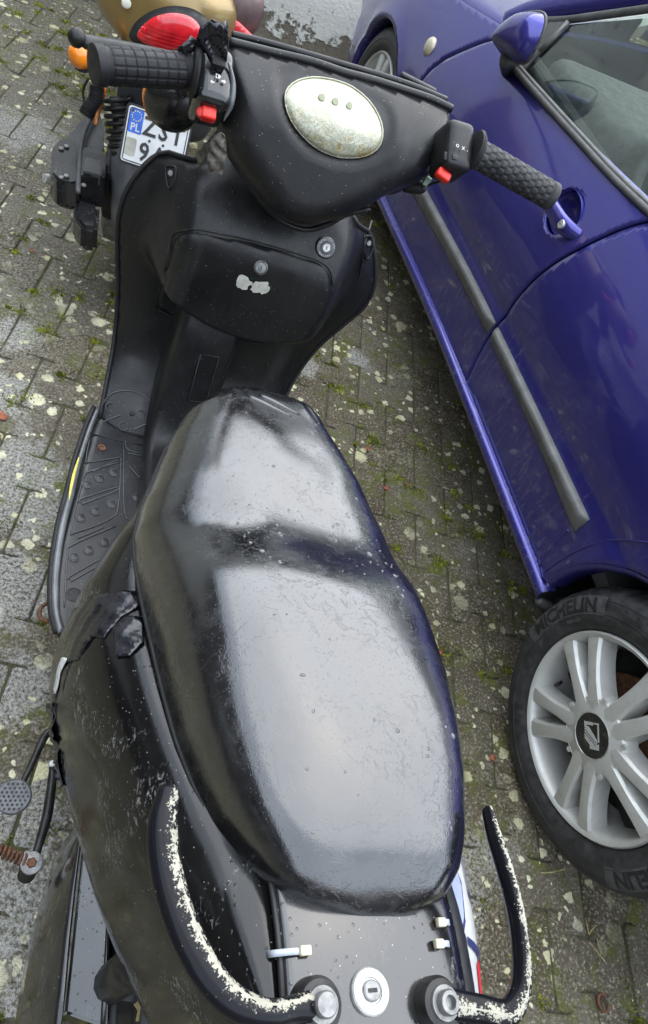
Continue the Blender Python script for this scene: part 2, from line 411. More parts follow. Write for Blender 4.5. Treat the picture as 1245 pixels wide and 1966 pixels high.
def m_soil():
    b = NB('mossy_joint_soil'); P = b.co('World'); f = b.noise(130, 6, .75, P); g = b.noise(9, 4, .6, P)
    c = b.mix(b.ramp(f, .35, .65), (.035, .029, .018), (.15, .125, .085)); c = b.mix(b.math('MULTIPLY', b.ramp(g, .42, .6), b.ramp(b.noise(60, 4, .7, P), .35, .6)), c, (.075, .095, .016))
    b.set(color=c, rough=.9, normal=b.bump(f, 1, .012)); return b.m
def m_moss():
    b = NB('bright_moss'); P = b.co('World'); f = b.noise(40, 4, .6, P)
    b.set(color=b.mix(b.ramp(f, .3, .7), (.08, .11, .012), (.38, .40, .035)), rough=.85); return b.m
def m_plaster():
    b = NB('peeling_white_plaster'); P = b.co('World'); z = b.n('ShaderNodeSeparateXYZ'); b.l(P, z.inputs[0])
    n = b.noise(5.5, 6, .65, P); c = b.mix(b.ramp(b.noise(3, 4, .6, P), .35, .7), (.66, .65, .59), (.78, .77, .72))
    flk = b.ramp(b.noise(15, 7, .72, P), .60, .625); c = b.mix(b.math('MULTIPLY', flk, .85), c, (.30, .29, .27))
    c = b.mix(b.ramp(b.noise(70, 4, .7, P), .6, .72, 0, .4), c, (.45, .43, .39))
    edge = b.math('ADD', z.outputs['Z'], b.math('MULTIPLY', b.math('SUBTRACT', n, .5), -.55))
    bare = b.ramp(edge, PEEL+.012, PEEL-.012)
    br = b.mix(b.noise(45, 6, .7, P), (.09, .075, .055), (.27, .24, .19)); c = b.mix(bare, c, br)
    b.set(color=c, rough=.85, normal=b.bump(b.math('ADD', b.math('MULTIPLY', bare, -1.0), b.math('MULTIPLY', b.noise(60, 5, .7, P), .4)), .7, .02)); return b.m
def m_carpaint():
    b = NB('metallic_blue_car_paint'); co = b.co()
    fl = b.noise(2600, 1, .5, co); dirt = b.math('MULTIPLY', b.ramp(b.noise(110, 5, .75, b.co(scale=(1, .7, .18))), .44, .72), b.ramp(b.noise(3.5, 3, .6, co), .32, .65))
    sp = b.math('LESS_THAN', b.vor(120, co), .06)
    z = b.n('ShaderNodeSeparateXYZ'); b.l(co, z.inputs[0]); low = b.ramp(z.outputs['Z'], .75, .3, .25, 1)
    d = b.math('MULTIPLY', b.math('MAXIMUM', dirt, b.math('MULTIPLY', sp, .5)), low)
    c = b.mix(fl, (.024, .021, .165), (.056, .052, .35)); c = b.mix(b.math('MULTIPLY', d, .8), c, (.11, .10, .12))
    b.set(color=c, metal=b.ramp(d, 0, 1, .62, .1), rough=b.ramp(d, 0, 1, .34, .7), coat=1, coatr=b.ramp(d, 0, .6, .05, .45), ior=1.5); return b.m
def m_lens():
    b = NB('crazed_yellowed_lens'); co = b.co(); e = b.vor(150, co, 'DISTANCE_TO_EDGE'); wob = b.noise(75, 6, .75, co, 2.5)
    ck = b.math('MULTIPLY', b.ramp(wob, .50, .52), b.ramp(wob, .55, .53)); ck = b.math('MAXIMUM', ck, b.ramp(e, .03, .0))
    z = b.n('ShaderNodeSeparateXYZ'); b.l(co, z.inputs[0]); low = b.ramp(z.outputs['Z'], LENSZ+.03, LENSZ-.005)
    ck = b.math('MULTIPLY', ck, b.ramp(b.math('ADD', low, b.noise(30, 3, .6, co)), .45, 1.0))
    c = b.mix(b.ramp(b.noise(26, 5, .65, co), .35, .7), (.33, .33, .22), (.47, .47, .36)); c = b.mix(b.math('MULTIPLY', low, b.ramp(b.noise(48, 4, .6, co), .5, .66)), c, (.34, .26, .09))
    c = b.mix(b.math('MULTIPLY', ck, .7), c, (.10, .10, .08))
    b.set(color=c, rough=.28, normal=b.bump(ck, .5, .0012), coat=.6, coatr=.12, spec=.6); return b.m
def m_glass():
    b = NB('tinted_window_glass'); tr = b.n('ShaderNodeBsdfTransparent'); tr.inputs[0].default_value = (.80, .88, .83, 1)
    gl = b.n('ShaderNodeBsdfGlossy'); gl.inputs['Roughness'].default_value = .03; gl.inputs[0].default_value = (.85, .93, .89, 1); fr = b.n('ShaderNodeFresnel'); fr.inputs[0].default_value = 1.55
    mx = b.n('ShaderNodeMixShader'); b.l(b.math('MULTIPLY', fr.outputs[0], 2.0), mx.inputs[0]); b.l(tr.outputs[0], mx.inputs[1]); b.l(gl.outputs[0], mx.inputs[2]); b.l(mx.outputs[0], b.out.inputs[0]); return b.m
def m_gold():
    b = NB('scuffed_gold_paint'); co = b.co(); s = b.ramp(b.noise(28, 6, .7, b.co(scale=(1, 1, .4)), 1), .60, .66)
    c = b.mix(b.noise(900, 1), (.20, .135, .045), (.32, .22, .08)); c = b.mix(b.math('MULTIPLY', s, .75), c, (.62, .55, .40))
    b.set(color=c, metal=b.ramp(s, 0, 1, .45, 0), rough=.36, coat=.5); return b.m
def m_rust():
    b = NB('rusty_steel'); f = b.noise(120, 6, .7)
    b.set(color=b.mix(b.ramp(f, .35, .65), (.06, .03, .018), (.20, .085, .04)), rough=.8, metal=.2, normal=b.bump(f, .6, .002)); return b.m
def m_alloy():
    b = NB('silver_alloy_paint'); co = b.co(); dirt = b.ramp(b.noise(30, 6, .7, co), .45, .8)
    b.set(color=b.mix(b.math('MULTIPLY', dirt, .4), (.52, .52, .49), (.26, .24, .20)), metal=.35, rough=.45, coat=.15, coatr=.25); return b.m
def m_tyre():
    b = NB('weathered_tyre_rubber'); co = b.co(); f = b.noise(45, 6, .7, co)
    b.set(color=b.mix(b.ramp(f, .35, .75), (.018, .018, .019), (.05, .05, .051)), rough=b.ramp(f, .3, .7, .42, .66), spec=.5, normal=b.bump(b.noise(500, 3, .6, co), .25, .001)); return b.m
def m_tape():
    b = NB('glossy_black_tape'); f = b.noise(60, 5, .65, None, 1.5)
    b.set(color=(.005, .005, .009), rough=b.ramp(b.noise(30), .3, .7, .10, .25), coat=.3, normal=b.bump(f, .3, .003)); return b.m

WALLY = 3.42
_wf = Frame((0, 0, 0), ((math.cos(rad(5.5)), -math.sin(rad(5.5)), 0), (math.sin(rad(5.5)), math.cos(rad(5.5)), 0), (0, 0, 1)))
PEEL = float(_wf.t(590, 72, WALLY)[2]); LENSZ = 1.0
WHITE = [(*WF.h(x, y, 0)[:2], r) for x, y, r in ((25, 905, .11), (60, 985, .07), (20, 1130, .09), (30, 1320, .07), (40, 1580, .08), (20, 1750, .08), (20, 760, .07), (40, 250, .12), (685, 690, .04), (580, 700, .05), (30, 640, .06), (70, 1900, .05))]
M = {}
M['vinyl'] = m_vinyl()
M['matte'] = m_black('weathered_black_plastic', .009, .37, .12, spec=.34)
M['shield'] = m_black('dusty_black_shield_plastic', .009, .36, .14, spec=.36)
M['floor'] = m_black('worn_grey_black_floor_plastic', .020, .36, .22, spec=.42)
M['gloss'] = m_black('scuffed_glossy_black_panel', .003, .15, .03, .12, .9, .4, 1.5, .36)
M['tail'] = m_black('wet_glossy_black_tail_panel', .007, .17, .05, .55, .3, .5, 1.6)
M['lowbox'] = m_black('glossy_black_cover', .010, .2, .10, .5, .2, .2, 1.5)
M['dark'] = simple('near_black_plastic', (.008, .008, .009), .6)  # even near-black tone for dark parts, seams and slots
M['rubber'] = simple('black_grip_rubber', (.013, .013, .014), .5, spec=.25, bump=.2, bscale=600)
M['rubber2'] = simple('worn_grey_grip_rubber', (.030, .031, .032), .55, spec=.3, var=.3, scale=60, bump=.2, bscale=600)
M['rail'] = m_rail('chipped_black_rail_paint', .345, .18, .032); M['rail2'] = m_rail('flecked_black_rail_paint', .27, .19, .018)
M['zinc'] = simple('dull_zinc_steel', (.15, .15, .147), .38, .5, var=.3, scale=90)
M['pedal'] = simple('dull_pedal_steel', (.075, .077, .08), .45, .2, var=.3, scale=90)
M['nickel'] = simple('pale_lock_metal', (.42, .42, .40), .3, .5, var=.25, scale=80)
M['iron'] = simple('black_painted_iron', (.012, .0115, .011), .38, 0, spec=.35, var=.5, scale=60, bump=.2)
M['ribs'] = m_black('shiny_highlight_tinted_ribs', .05, .24, .3)  # base lightened to paint in the highlights along the ridge lines
M['rust'] = m_rust()
M['red'] = simple('red_switch_plastic', (.62, .022, .012), .35, var=.12)
M['orange'] = simple('orange_lens_plastic', (.80, .22, .012), .22, var=.15, coat=.5)
M['redlens'] = simple('red_tail_lens', (.55, .012, .02), .22, var=.2, coat=.7)
M['white'] = simple('white_print', (.55, .55, .53), .5, var=.05)
M['offwhite'] = simple('yellowed_nylon', (.44, .41, .29), .45, var=.12, scale=120, sss=.1)
M['nylon'] = simple('pale_nylon_strap', (.34, .37, .41), .4, var=.1, scale=120)
M['whitepanel'] = simple('glossy_white_panel', (.50, .50, .485), .2, var=.05, coat=.6)
M['bluegrey'] = simple('lavender_decal', (.30, .34, .52), .3, var=.06, coat=.5)
M['navy'] = simple('navy_decal_line', (.03, .035, .10), .3, coat=.5)
M['reddecal'] = simple('red_decal', (.62, .03, .04), .3, coat=.5)
M['silvertrim'] = simple('grey_edge_trim', (.085, .09, .095), .3, var=.3, scale=20, coat=.5)
M['yellow'] = simple('yellow_scrape', (.62, .56, .10), .5)
M['sticker'] = simple('torn_paper_sticker', (.45, .445, .38), .8, var=.1, scale=90)
M['lens'] = m_lens()
M['tape'] = m_tape()
M['torn'] = simple('torn_grey_boot_rubber', (.10, .09, .075), .7, var=.5, scale=70, bump=.4)
M['paver'] = m_paver(); M['soil'] = m_soil(); M['moss'] = m_moss(); M['plaster'] = m_plaster()
M['blue'] = m_carpaint()
M['mould'] = simple('grey_plastic_moulding', (.105, .105, .10), .42, var=.2, scale=16)
M['seal'] = simple('grey_black_window_seal', (.06, .06, .058), .5, var=.2)
M['glass'] = m_glass()
M['tyre'] = m_tyre(); M['alloy'] = m_alloy()
M['letter'] = simple('embossed_tyre_letter', (.012, .012, .013), .5)
M['letter2'] = simple('grey_tyre_band', (.052, .052, .053), .6, var=.3, scale=50)
M['cabin'] = simple('dark_cabin_plastic', (.13, .135, .13), .6)
M['fabric'] = simple('grey_seat_fabric', (.20, .20, .19), .9, var=.2, scale=80)
M['gold'] = m_gold()
M['grey'] = simple('satin_grey_plastic', (.055, .056, .057), .42, spec=.3, var=.15, scale=12)
M['guard'] = simple('faded_grey_mudguard', (.10, .102, .105), .4, var=.12, scale=12)
M['plate'] = simple('white_plate_enamel', (.60, .61, .60), .35, var=.05, scale=20)
M['plateblue'] = simple('blue_plate_band', (.02, .12, .55), .4)
M['euyellow'] = simple('yellow_star_print', (.75, .62, .08), .5)
M['platechar'] = simple('black_plate_character', (.02, .02, .02), .5)
M['mauve'] = simple('brown_mauve_plastic', (.10, .065, .06), .4, var=.15)
M['clear'] = simple('milky_seal_and_glint', (.34, .33, .26), .3, coat=.5)  # for the plate seal and the painted glint on the cowl
M['amberpale'] = simple('pale_repeater_lens', (.45, .40, .28), .2, var=.15, coat=.8)
M['leaf'] = simple('orange_brown_leaf', (.26, .075, .035), .7, var=.3, scale=60)
M['straw'] = simple('dry_grass', (.34, .27, .12), .8, var=.3, scale=50)
M['beige'] = simple('brown_render', (.055, .048, .042), .9, var=.08, scale=3)
M['pale'] = simple('pale_render', (.34, .32, .28), .9, var=.08, scale=3)
M['roof'] = simple('dark_brown_roof_tile', (.10, .07, .055), .8, var=.2, scale=5)
M['pane'] = simple('dark_pane', (.03, .035, .04), .08, spec=.7)
M['mirror'] = simple('mirror_glass', (.8, .8, .8), .03, 1, var=0)
M['emblem'] = simple('black_emblem', (.012, .012, .013), .25, coat=.6)

# ---------------------------------------------------------------- ground and pavers
GZ = 0.0
PAV_A = rad(-9); PX, PY = .200, .140; AMP = .021
ca, sa = math.cos(PAV_A), math.sin(PAV_A)
def pv(x, y): return (x*ca-y*sa+.04, x*sa+y*ca-.02)
bed = []
gn = 60
ground = mesh('ground', [(-40, -40, -.0040), (40, -40, -.0040), (40, 40, -.0040), (-40, 40, -.0040)], [(0, 1, 2, 3)], M['soil'])
tag(ground, 'mossy dark soil bed showing in the paver joints', 'ground', kind='structure')
def bone(g=.0022):
    """double-T paver: wide ends, narrow waist; both long sides follow the zig-zag joint"""
    hx, hy = PX/2-g, PY/2-g; w = AMP
    top = [(-hx, hy+w), (-hx*.60, hy+w), (-hx*.32, hy-w), (hx*.32, hy-w), (hx*.60, hy+w), (hx, hy+w)]
    return top+[(x, -y) for x, y in top[::-1]]
def paver_mesh(seed, b=.004):
    rnd = random.Random(seed); o = round_poly(bone(), .006, 1); n = len(o)
    o = np.array([p+np.array((rnd.uniform(-.0006, .0006), rnd.uniform(-.0006, .0006))) for p in o])
    V = []
    for k, z in ((0, -.02), (0, -.0030), (.35, -.0009), (1, 0)):
        for i in range(n):
            e = nrm(o[(i+1) % n]-o[i-1]); nn = np.array((e[1], -e[0])) if poly_area(o) < 0 else np.array((-e[1], e[0]))
            q = o[i]+nn*b*k; V.append((q[0], q[1], z))
    F = [(r*n+i, r*n+(i+1) % n, (r+1)*n+(i+1) % n, (r+1)*n+i) for r in range(3) for i in range(n)]+[tuple(range(3*n, 4*n))]
    me = bpy.data.meshes.new('paver'); me.from_pydata(V, [], F); me.update()
    bm = bmesh.new(); bm.from_mesh(me); bmesh.ops.recalc_face_normals(bm, faces=bm.faces); bmesh.ops.triangulate(bm, faces=[f for f in bm.faces if len(f.verts) > 4]); bm.to_mesh(me); bm.free()
    me.polygons.foreach_set('use_smooth', [True]*len(me.polygons)); me.materials.append(M['paver']); return me
PM = [paver_mesh(i) for i in range(7)]
def px_of(p):
    d = np.array(p)-CAM; z = d@CF
    if z < .05: return None
    return PW/2+FPX*(d@CR)/z, PH/2-FPX*(d@CU)/z, z
cand = []
for j in range(-14, 40):
    for i in range(-24, 30):
        x, y = pv((i+.5*(j % 2))*PX, j*PY); q = px_of((x, y, 0))
        if q is None: continue
        vis = -90 < q[0] < PW+90 and -90 < q[1] < PH+90
        a = rad(5.5); dx, dy = x-.816, y-.0786; cx, cyy = dx*math.cos(a)+dy*math.sin(a), -dx*math.sin(a)+dy*math.cos(a)
        if cx > .45 and -1 < cyy < 3.3: vis = False
        if abs(x+.06) < .12 and -.2 < y < .75: vis = False
        cand.append((not vis, q[2], x, y, i*977+j*131))
cand.sort(); rest = []
for k, (nv, dep, x, y, sd) in enumerate(cand):
    rnd = random.Random(sd)
    if k < 300 and not nv:
        o = bpy.data.objects.new('paver', PM[sd % 7]); col.objects.link(o); o.parent = ground
        o.location = (x, y, rnd.uniform(-.003, .002)); o.rotation_euler = (rnd.gauss(0, .008), rnd.gauss(0, .008), PAV_A+rnd.gauss(0, .006)+(PI if rnd.random() < .5 else 0))
    else: rest.append((x, y, rnd.uniform(-.003, .001)))
bo = round_poly(bone(), .006, 1); V, F = [], []
for x, y, z in rest:
    n0 = len(V); n = len(bo)
    for k, zz in ((1, -.012), (1, -.005), (.955, 0)):
        V += [(x+(p[0]*ca-p[1]*sa)*k, y+(p[0]*sa+p[1]*ca)*k, z+zz) for p in bo]
    F += [(n0+r*n+i, n0+r*n+(i+1) % n, n0+(r+1)*n+(i+1) % n, n0+(r+1)*n+i) for r in range(2) for i in range(n)]+[tuple(range(n0+2*n, n0+3*n))]
tag(mesh('paver_field', V, F, M['paver'], ground, fix=False), kind='stuff')
# moss cushions and tiny weeds in the joints
V, F = [], []
def joint_point(rnd):
    j = rnd.randint(-6, 24); i = rnd.randint(-7, 9); x0 = (i+.5*(j % 2))*PX; y0 = j*PY; o = bone(-.001); k = rnd.randrange(12)
    f = rnd.random(); p = (o[k][0]*(1-f)+o[(k+1) % 12][0]*f, o[k][1]*(1-f)+o[(k+1) % 12][1]*f); return pv(x0+p[0], y0+p[1])
rnd = random.Random(3); cl = [joint_point(rnd) for _ in range(2000)]
for cx, cy in cl:
    if math.sin(cx*5.1+1)*math.sin(cy*4.3+cx*2)+.55*math.sin(cx*13+cy*11) < rnd.uniform(-.5, .5): continue
    rr = rnd.uniform(.004, .026)
    for _ in range(rnd.randint(20, 90)):
        if rnd.random() < .5: x, y = cx+rnd.gauss(0, rr), cy+rnd.gauss(0, rr)
        else: x, y = cx+rnd.gauss(0, rr*.5), cy+rnd.gauss(0, rr*.5)
        a = rnd.uniform(0, 2*PI); w = rnd.uniform(.0008, .0028); h = rnd.uniform(.0015, .007); n0 = len(V); lx, ly = rnd.gauss(0, .002), rnd.gauss(0, .002)
        V += [(x-w*math.cos(a), y-w*math.sin(a), -.003), (x+w*math.cos(a), y+w*math.sin(a), -.003), (x+w*.9*math.cos(a)+lx, y+w*.9*math.sin(a)+ly, h), (x-w*.9*math.cos(a)+lx, y-w*.9*math.sin(a)+ly, h*.9)]
        F.append((n0, n0+1, n0+2, n0+3))
tag(mesh('moss', V, F, M['moss'], None, smooth=False, fix=False), 'bright green moss cushions growing in the paver joints', 'moss', kind='stuff')

# ---------------------------------------------------------------- wall ahead and houses around the yard
def wall_slab(name, x0, x1, y, h, th, m, parent, rot=0.0):
    """stuccoed wall with an uneven face"""
    nx, nz = 60, 24; P = []
    for k in range(nz+1):
        P.append([(x0+(x1-x0)*i/nx, y+.006*math.sin(i*1.7+k*.9)+.004*math.sin(i*.6-k*1.3), -.05+(h+.05)*k/nz) for i in range(nx+1)])
    return surf(name, P, m, parent, thick=th, off=-1 if False else 1)
wall = empty('yard_wall', (0, 0, 0), (0, 0, rad(5.5)))
o = wall_slab('wall_face', -7, 9, WALLY, 2.0, .22, M['plaster'], wall)
rbox('coping', (16.1, .34, .07), M['mould'], wall, (1, WALLY+.11, 2.035), bev=.01)
tag(wall, 'white plastered yard wall with peeling paint and bare stone foot', 'wall')
def house(name, x0, x1, y0, y1, h, rh, label, face, nwin, wm='beige'):
    hs = empty(name, ((x0+x1)/2, (y0+y1)/2, 0)); cx, cy = (x0+x1)/2, (y0+y1)/2; lx, ly = x1-x0, y1-y0
    rbox('wall', (lx, ly, h), M[wm], hs, (0, 0, h/2), bev=.02)
    if lx > ly: V = [(-lx/2-.3, -ly/2-.4, h), (lx/2+.3, -ly/2-.4, h), (lx/2+.3, ly/2+.4, h), (-lx/2-.3, ly/2+.4, h), (-lx/2-.3, 0, h+rh), (lx/2+.3, 0, h+rh)]; F = [(0, 1, 5, 4), (2, 3, 4, 5), (0, 4, 3), (1, 2, 5), (0, 3, 2, 1)]
    else: V = [(-lx/2-.4, -ly/2-.3, h), (lx/2+.4, -ly/2-.3, h), (lx/2+.4, ly/2+.3, h), (-lx/2-.4, ly/2+.3, h), (0, -ly/2-.3, h+rh), (0, ly/2+.3, h+rh)]; F = [(0, 1, 4), (2, 3, 5), (1, 2, 5, 4), (3, 0, 4, 5), (0, 3, 2, 1)]
    mesh('roof', V, F, M['roof'], hs, smooth=False)
    for i in range(nwin):
        f = (i+.5)/nwin-.5
        at = {'E': (lx/2, f*ly, 1.55), 'N': (f*lx, ly/2, 1.55), 'S': (f*lx, -ly/2, 1.55)}[face]
        sz = (.08, 1.1, 1.2) if face == 'E' else (1.1, .08, 1.2)
        w = rbox('window', sz, M['whitepanel'], hs, at, bev=.01)
        rbox('pane', (.10, .96, 1.06) if face == 'E' else (.96, .10, 1.06), M['pane'], w, at, bev=.004)
    tag(hs, label, 'house'); return hs
house('tall_house', -11, -4.8, -7, 9, 4.4, 2.2, 'tall brown house on the left, seen only as a reflection', 'E', 5)
house('low_house', -6, 8, -13, -7.5, 2.8, 2.4, 'brown house behind the parked vehicles, seen only as a reflection', 'N', 5)
house('low_house', -8, 10, 9.5, 15, 2.8, 2.6, 'pale house with brown roof beyond the white wall, seen only as a reflection', 'S', 6, 'pale')
# ================================================================ black scooter
LEAN = rad(4.0)
SQ = ((math.cos(LEAN), 0, math.sin(LEAN)), (0, 1, 0), (-math.sin(LEAN), 0, math.cos(LEAN)))
SF = Frame((-.078, 0, 0), SQ)
scooter = empty('motor_scooter', (-.078, 0, 0), (0, LEAN, 0))
tag(scooter, 'weathered black motor scooter with long wet seat filling the foreground', 'scooter')
ip = lambda x, xs, ys: float(np.interp(x, xs, ys))
def sp(xs, ys):        # smooth interpolation through knots
    xs, ys = np.array(xs, float), np.array(ys, float); q = smooth_path(np.stack([xs, ys], 1), 200)
    return lambda x: np.interp(x, q[:, 0], q[:, 1])

# ---- seat
hb_f = sp([-.40, -.30, -.22, -.12, 0, .12, .25, .36, .45], [.83, .812, .79, .752, .712, .678, .662, .672, .70])
ht_f = sp([-.30, -.24, -.18, -.10, -.02, .035, .07, .105, .14, .2, .3, .38, .45], [.864, .869, .868, .860, .847, .834, .820, .803, .793, .787, .778, .762, .745])
hemL = [(470, 762), (430, 768), (380, 792), (340, 826), (315, 870), (290, 930), (268, 985), (257, 1035), (262, 1090), (275, 1160), (290, 1225), (315, 1330), (340, 1420), (375, 1510), (410, 1580), (450, 1640), (500, 1705), (545, 1742), (600, 1762), (650, 1773)]
edgR = [(520, 757), (555, 760), (600, 802), (640, 878), (690, 962), (740, 1060), (785, 1150), (820, 1230), (850, 1312), (870, 1400), (884, 1500), (889, 1600), (884, 1670), (862, 1725), (805, 1760), (740, 1775), (690, 1777)]
Lp = np.array([SF.onh(x, y, lambda s, t: hb_f(t)) for x, y in hemL]); Rp = np.array([SF.onh(x, y, lambda s, t: hb_f(t)*.45+ht_f(t)*.55) for x, y in edgR])
def prof(P):
    i = np.argsort(P[:, 1]); P = P[i]; return lambda t: np.interp(t, P[:, 1], P[:, 0])
sL, sR = prof(Lp), prof(Rp)
t0, t1 = min(Lp[:, 1].min(), Rp[:, 1].min())-.003, min(Lp[:, 1].max(), Rp[:, 1].max())
def seat_grid(nt=110, na=72, off=0.0):
    G = []
    for i in range(nt+1):
        u = i/nt; u = u+.055*math.sin(2*PI*u)*-1 if False else .5-.5*math.cos(PI*u)*(.35)-.5*(1-2*u)*.65
        t = t0+.002+(t1-t0-.004)*u; a, b = float(sL(t)), float(sR(t)); hb, ht = float(hb_f(t)), float(ht_f(t))
        e = min(1, (t-t0)/.085); e2 = min(1, (t1-t)/.07)
        ht = hb+(ht-hb)*max(.02, 1-(1-e)**2.4)**.5*max(.02, 1-(1-e2)**2.4)**.5
        cx, hw = .5*(a+b), max(.004, .5*(b-a)); row = []
        for j in range(na+1):
            th = PI-PI*j/na; c, s = math.cos(th), math.sin(th)
            kk = ip(t, [-.1, .12], [1, 0]); ex, ez = ((2.8+.7*kk, 2.6+.7*kk) if c < 0 else (4.8, 4.2)); x = cx+(hw+off)*math.copysign(abs(c)**(2/ex), c); z = hb+(ht-hb+off)*abs(s)**(2/ez)
            row.append((x, t, z))
        G.append(row)
    return G
G = seat_grid()
# gentle pleats at the nose and a sagging cover
for i, r in enumerate(G):
    for j, p in enumerate(r):
        w = max(0, (p[1]-.33)/.1); f = .0035*w*math.sin(j*1.15+i*.3)+.0022*math.sin(p[1]*31+p[0]*17)*math.sin(p[0]*26+1)
        r[j] = (p[0], p[1], p[2]+f*math.sin(PI*j/72))
seat = surf('seat', G, M['vinyl'], scooter)
# hem: the folded lower edge of the cover
hem = [r[0] for r in G[96::-1]]+[r[-1] for r in G[:97]]
tube('hem', [(p[0], p[1], p[2]-.003) for p in hem[::3]], .0027, M['dark'], seat, 6)
# fold gathered at the nose
for k, (a, b) in enumerate((((478, 762), (560, 800)), ((500, 760), (575, 796)))):
    q = [SF.onh(a[0]+(b[0]-a[0])*f, a[1]+(b[1]-a[1])*f, lambda s, t: ht_f(t)-.002, .76) for f in (0, .3, .6, 1)]
    tube('pleat', q, [.0035, .0045, .003, .001], M['vinyl'], seat, 7, sm=12)
# rain beads standing on the seat
rnd = random.Random(11); V, F = [], []
def bead(V, F, p, r, h, n=8, sq=1.0, ang=0):
    n0 = len(V); V.append((p[0], p[1], p[2]+h))
    for k, (rr, hh) in enumerate(((.6, .75), (1, 0))):
        for j in range(n):
            a = 2*PI*j/n; x, y = r*rr*math.cos(a)*sq, r*rr*math.sin(a); V.append((p[0]+x*math.cos(ang)-y*math.sin(ang), p[1]+x*math.sin(ang)+y*math.cos(ang), p[2]+h*hh-.0003))
    F += [(n0, n0+1+j, n0+1+(j+1) % n) for j in range(n)]+[(n0+1+j, n0+1+n+j, n0+1+n+(j+1) % n, n0+1+(j+1) % n) for j in range(n)]
for _ in range(330):
    i = rnd.randrange(12, 104); j = rnd.randrange(24, 52)
    if rnd.random() < .45: i = int(min(104, max(12, rnd.gauss(62, 7))))
    a, b = G[i][j], G[i+1][j+1]; f, g = rnd.random(), rnd.random(); p = [a[0]+(b[0]-a[0])*f, a[1]+(b[1]-a[1])*g, a[2]+(b[2]-a[2])*.5*(f+g)]
    if p[2] < ht_f(p[1])-.006: continue
    r = .0007+abs(rnd.gauss(0, .0009)); bead(V, F, p, r, r*.38, 8, rnd.choice((1, 1, 1.2, 1.6)), rnd.uniform(0, PI))
bd = NB('water_bead'); bd.set(color=(.05, .052, .056), rough=.03, ior=1.33, spec=.6, coat=1, coatr=.02)
M['water'] = bd.m
tag(mesh('rain_beads', V, F, M['water'], seat, fix=False), kind='stuff')

# ---- left side panel, right side panel, tail
hA = sp([-.5, -.42, -.34, -.27, -.2, -.1, 0, .1, .2, .3], [.80, .828, .832, .822, .792, .742, .700, .664, .642, .62])
bul = [(262, 1010, .33), (232, 1050, .36), (195, 1098, .40), (160, 1142, .43), (125, 1200, .465), (108, 1255, .485), (103, 1310, .50), (108, 1370, .51), (118, 1440, .52), (140, 1530, .54), (165, 1620, .56), (192, 1710, .58), (235, 1820, .60), (300, 1960, .63), (370, 2080, .65)]
BL = np.array([SF.h(*b) for b in bul])
bs, bh = prof(BL), (lambda t, i=np.argsort(BL[:, 1]): np.interp(t, BL[i, 1], BL[i, 2]))
ss_ = lambda x: min(1, max(0, x))**2*(3-2*min(1, max(0, x)))
RS = sp([-.5, -.42, -.34, -.30, -.26, -.22, -.18, -.1, 0, .1, .2, .3], [.12, .145, .168, .182, .194, .210, .228, .24, .24, .22, .18, .13])
def side_row(t, sign, nj=40):
    sC, hC = float(bs(t)), float(bh(t)); a = min(float(sL(t))+.03, -.05) if t > -.24 else -.05
    a = min(a, sC*.35); h0 = float(hA(t)); row = []
    if sign < 0: hC += .13*float(ss_((-.37-t)/.10)); sC *= 1-.25*float(ss_((-.37-t)/.10))
    if sign > 0: sC, hC, a = -float(RS(t)), ip(t, [-.4, -.1, .1, .3], [.66, .62, .52, .36]), -.105
    for j in range(nj+1):
        v = j/nj
        if v < .72:
            th = v/.72*PI/2; kr = ip(t, [-.22, .0], [1, 0]); x = a+(sC-a)*math.sin(th)**(2/(2.5+.7*kr)); z = hC+(h0-hC)*math.cos(th)**(2/(3.1+1.1*kr))-.24*kr*(a-x)*math.cos(th)**.5
        else:
            w = (v-.72)/.28; x = sC+.035*w*w; z = hC-(.13-.08*ss_((-.37-t)/.10))*w
        row.append((x*-sign, t, z))
    return row
ts = np.linspace(.285, -.47, 70)
left_panel = surf('side_panel', [side_row(t, -1) for t in ts], M['gloss'], scooter, thick=.003, out=(-1, 0, 1))
tag(left_panel, 'scuffed black left side panel mended with black tape')
right_panel = surf('side_panel', [side_row(t, 1) for t in ts], M['whitepanel'], scooter, thick=.003, out=(1, 0, 1))
tag(right_panel, 'white right side panel with blue and red decals')
def on_side(t, v, sign, off):
    a = np.array(side_row(t, sign, 200)); i = min(199, int(v*200)); n = np.cross(a[i+1]-a[i], np.array(side_row(t-.01, sign, 200)[i])-a[i]); n = nrm(n)*(1 if sign < 0 else -1)
    if n[2] < -.2: n = -n
    if abs(n[2]) <= .2 and n[0]*sign < 0: n = -n
    return a[i]+n*off
def decal(pts, sign, m, off, par, name):   # thin film following the panel; pts in (t, v)
    pts = dense(pts, .012); c = pts.mean(0)
    panel(name, pts, lambda U, d: np.array([on_side(u[0], u[1], sign, off) for u in U]), m, par, .008)
decal([(-.215, .10), (-.25, .17), (-.285, .115), (-.302, .06), (-.298, .03), (-.27, .03), (-.24, .05)], 1, M['navy'], .0010, right_panel, 'decal')
decal([(-.217, .105), (-.25, .155), (-.283, .10), (-.296, .055), (-.292, .038), (-.27, .04), (-.24, .06)], 1, M['bluegrey'], .0018, right_panel, 'decal')
decal([(-.296, .05), (-.304, .10), (-.312, .20), (-.322, .26), (-.312, .26), (-.304, .20), (-.298, .11), (-.292, .06)], 1, M['navy'], .0016, right_panel, 'decal')
decal([(-.318, .17), (-.312, .26), (-.318, .36), (-.44, .40), (-.44, .20)], 1, M['reddecal'], .0010, right_panel, 'decal')
decal([(-.19, .24), (-.21, .27), (-.262, .23), (-.270, .27), (-.262, .275), (-.255, .25), (-.21, .29), (-.19, .27)], 1, M['navy'], .0012, right_panel, 'decal')
tail_R = lambda t: ip(t, [-.45, -.36, -.26, -.2], [.095, .112, .118, .118])
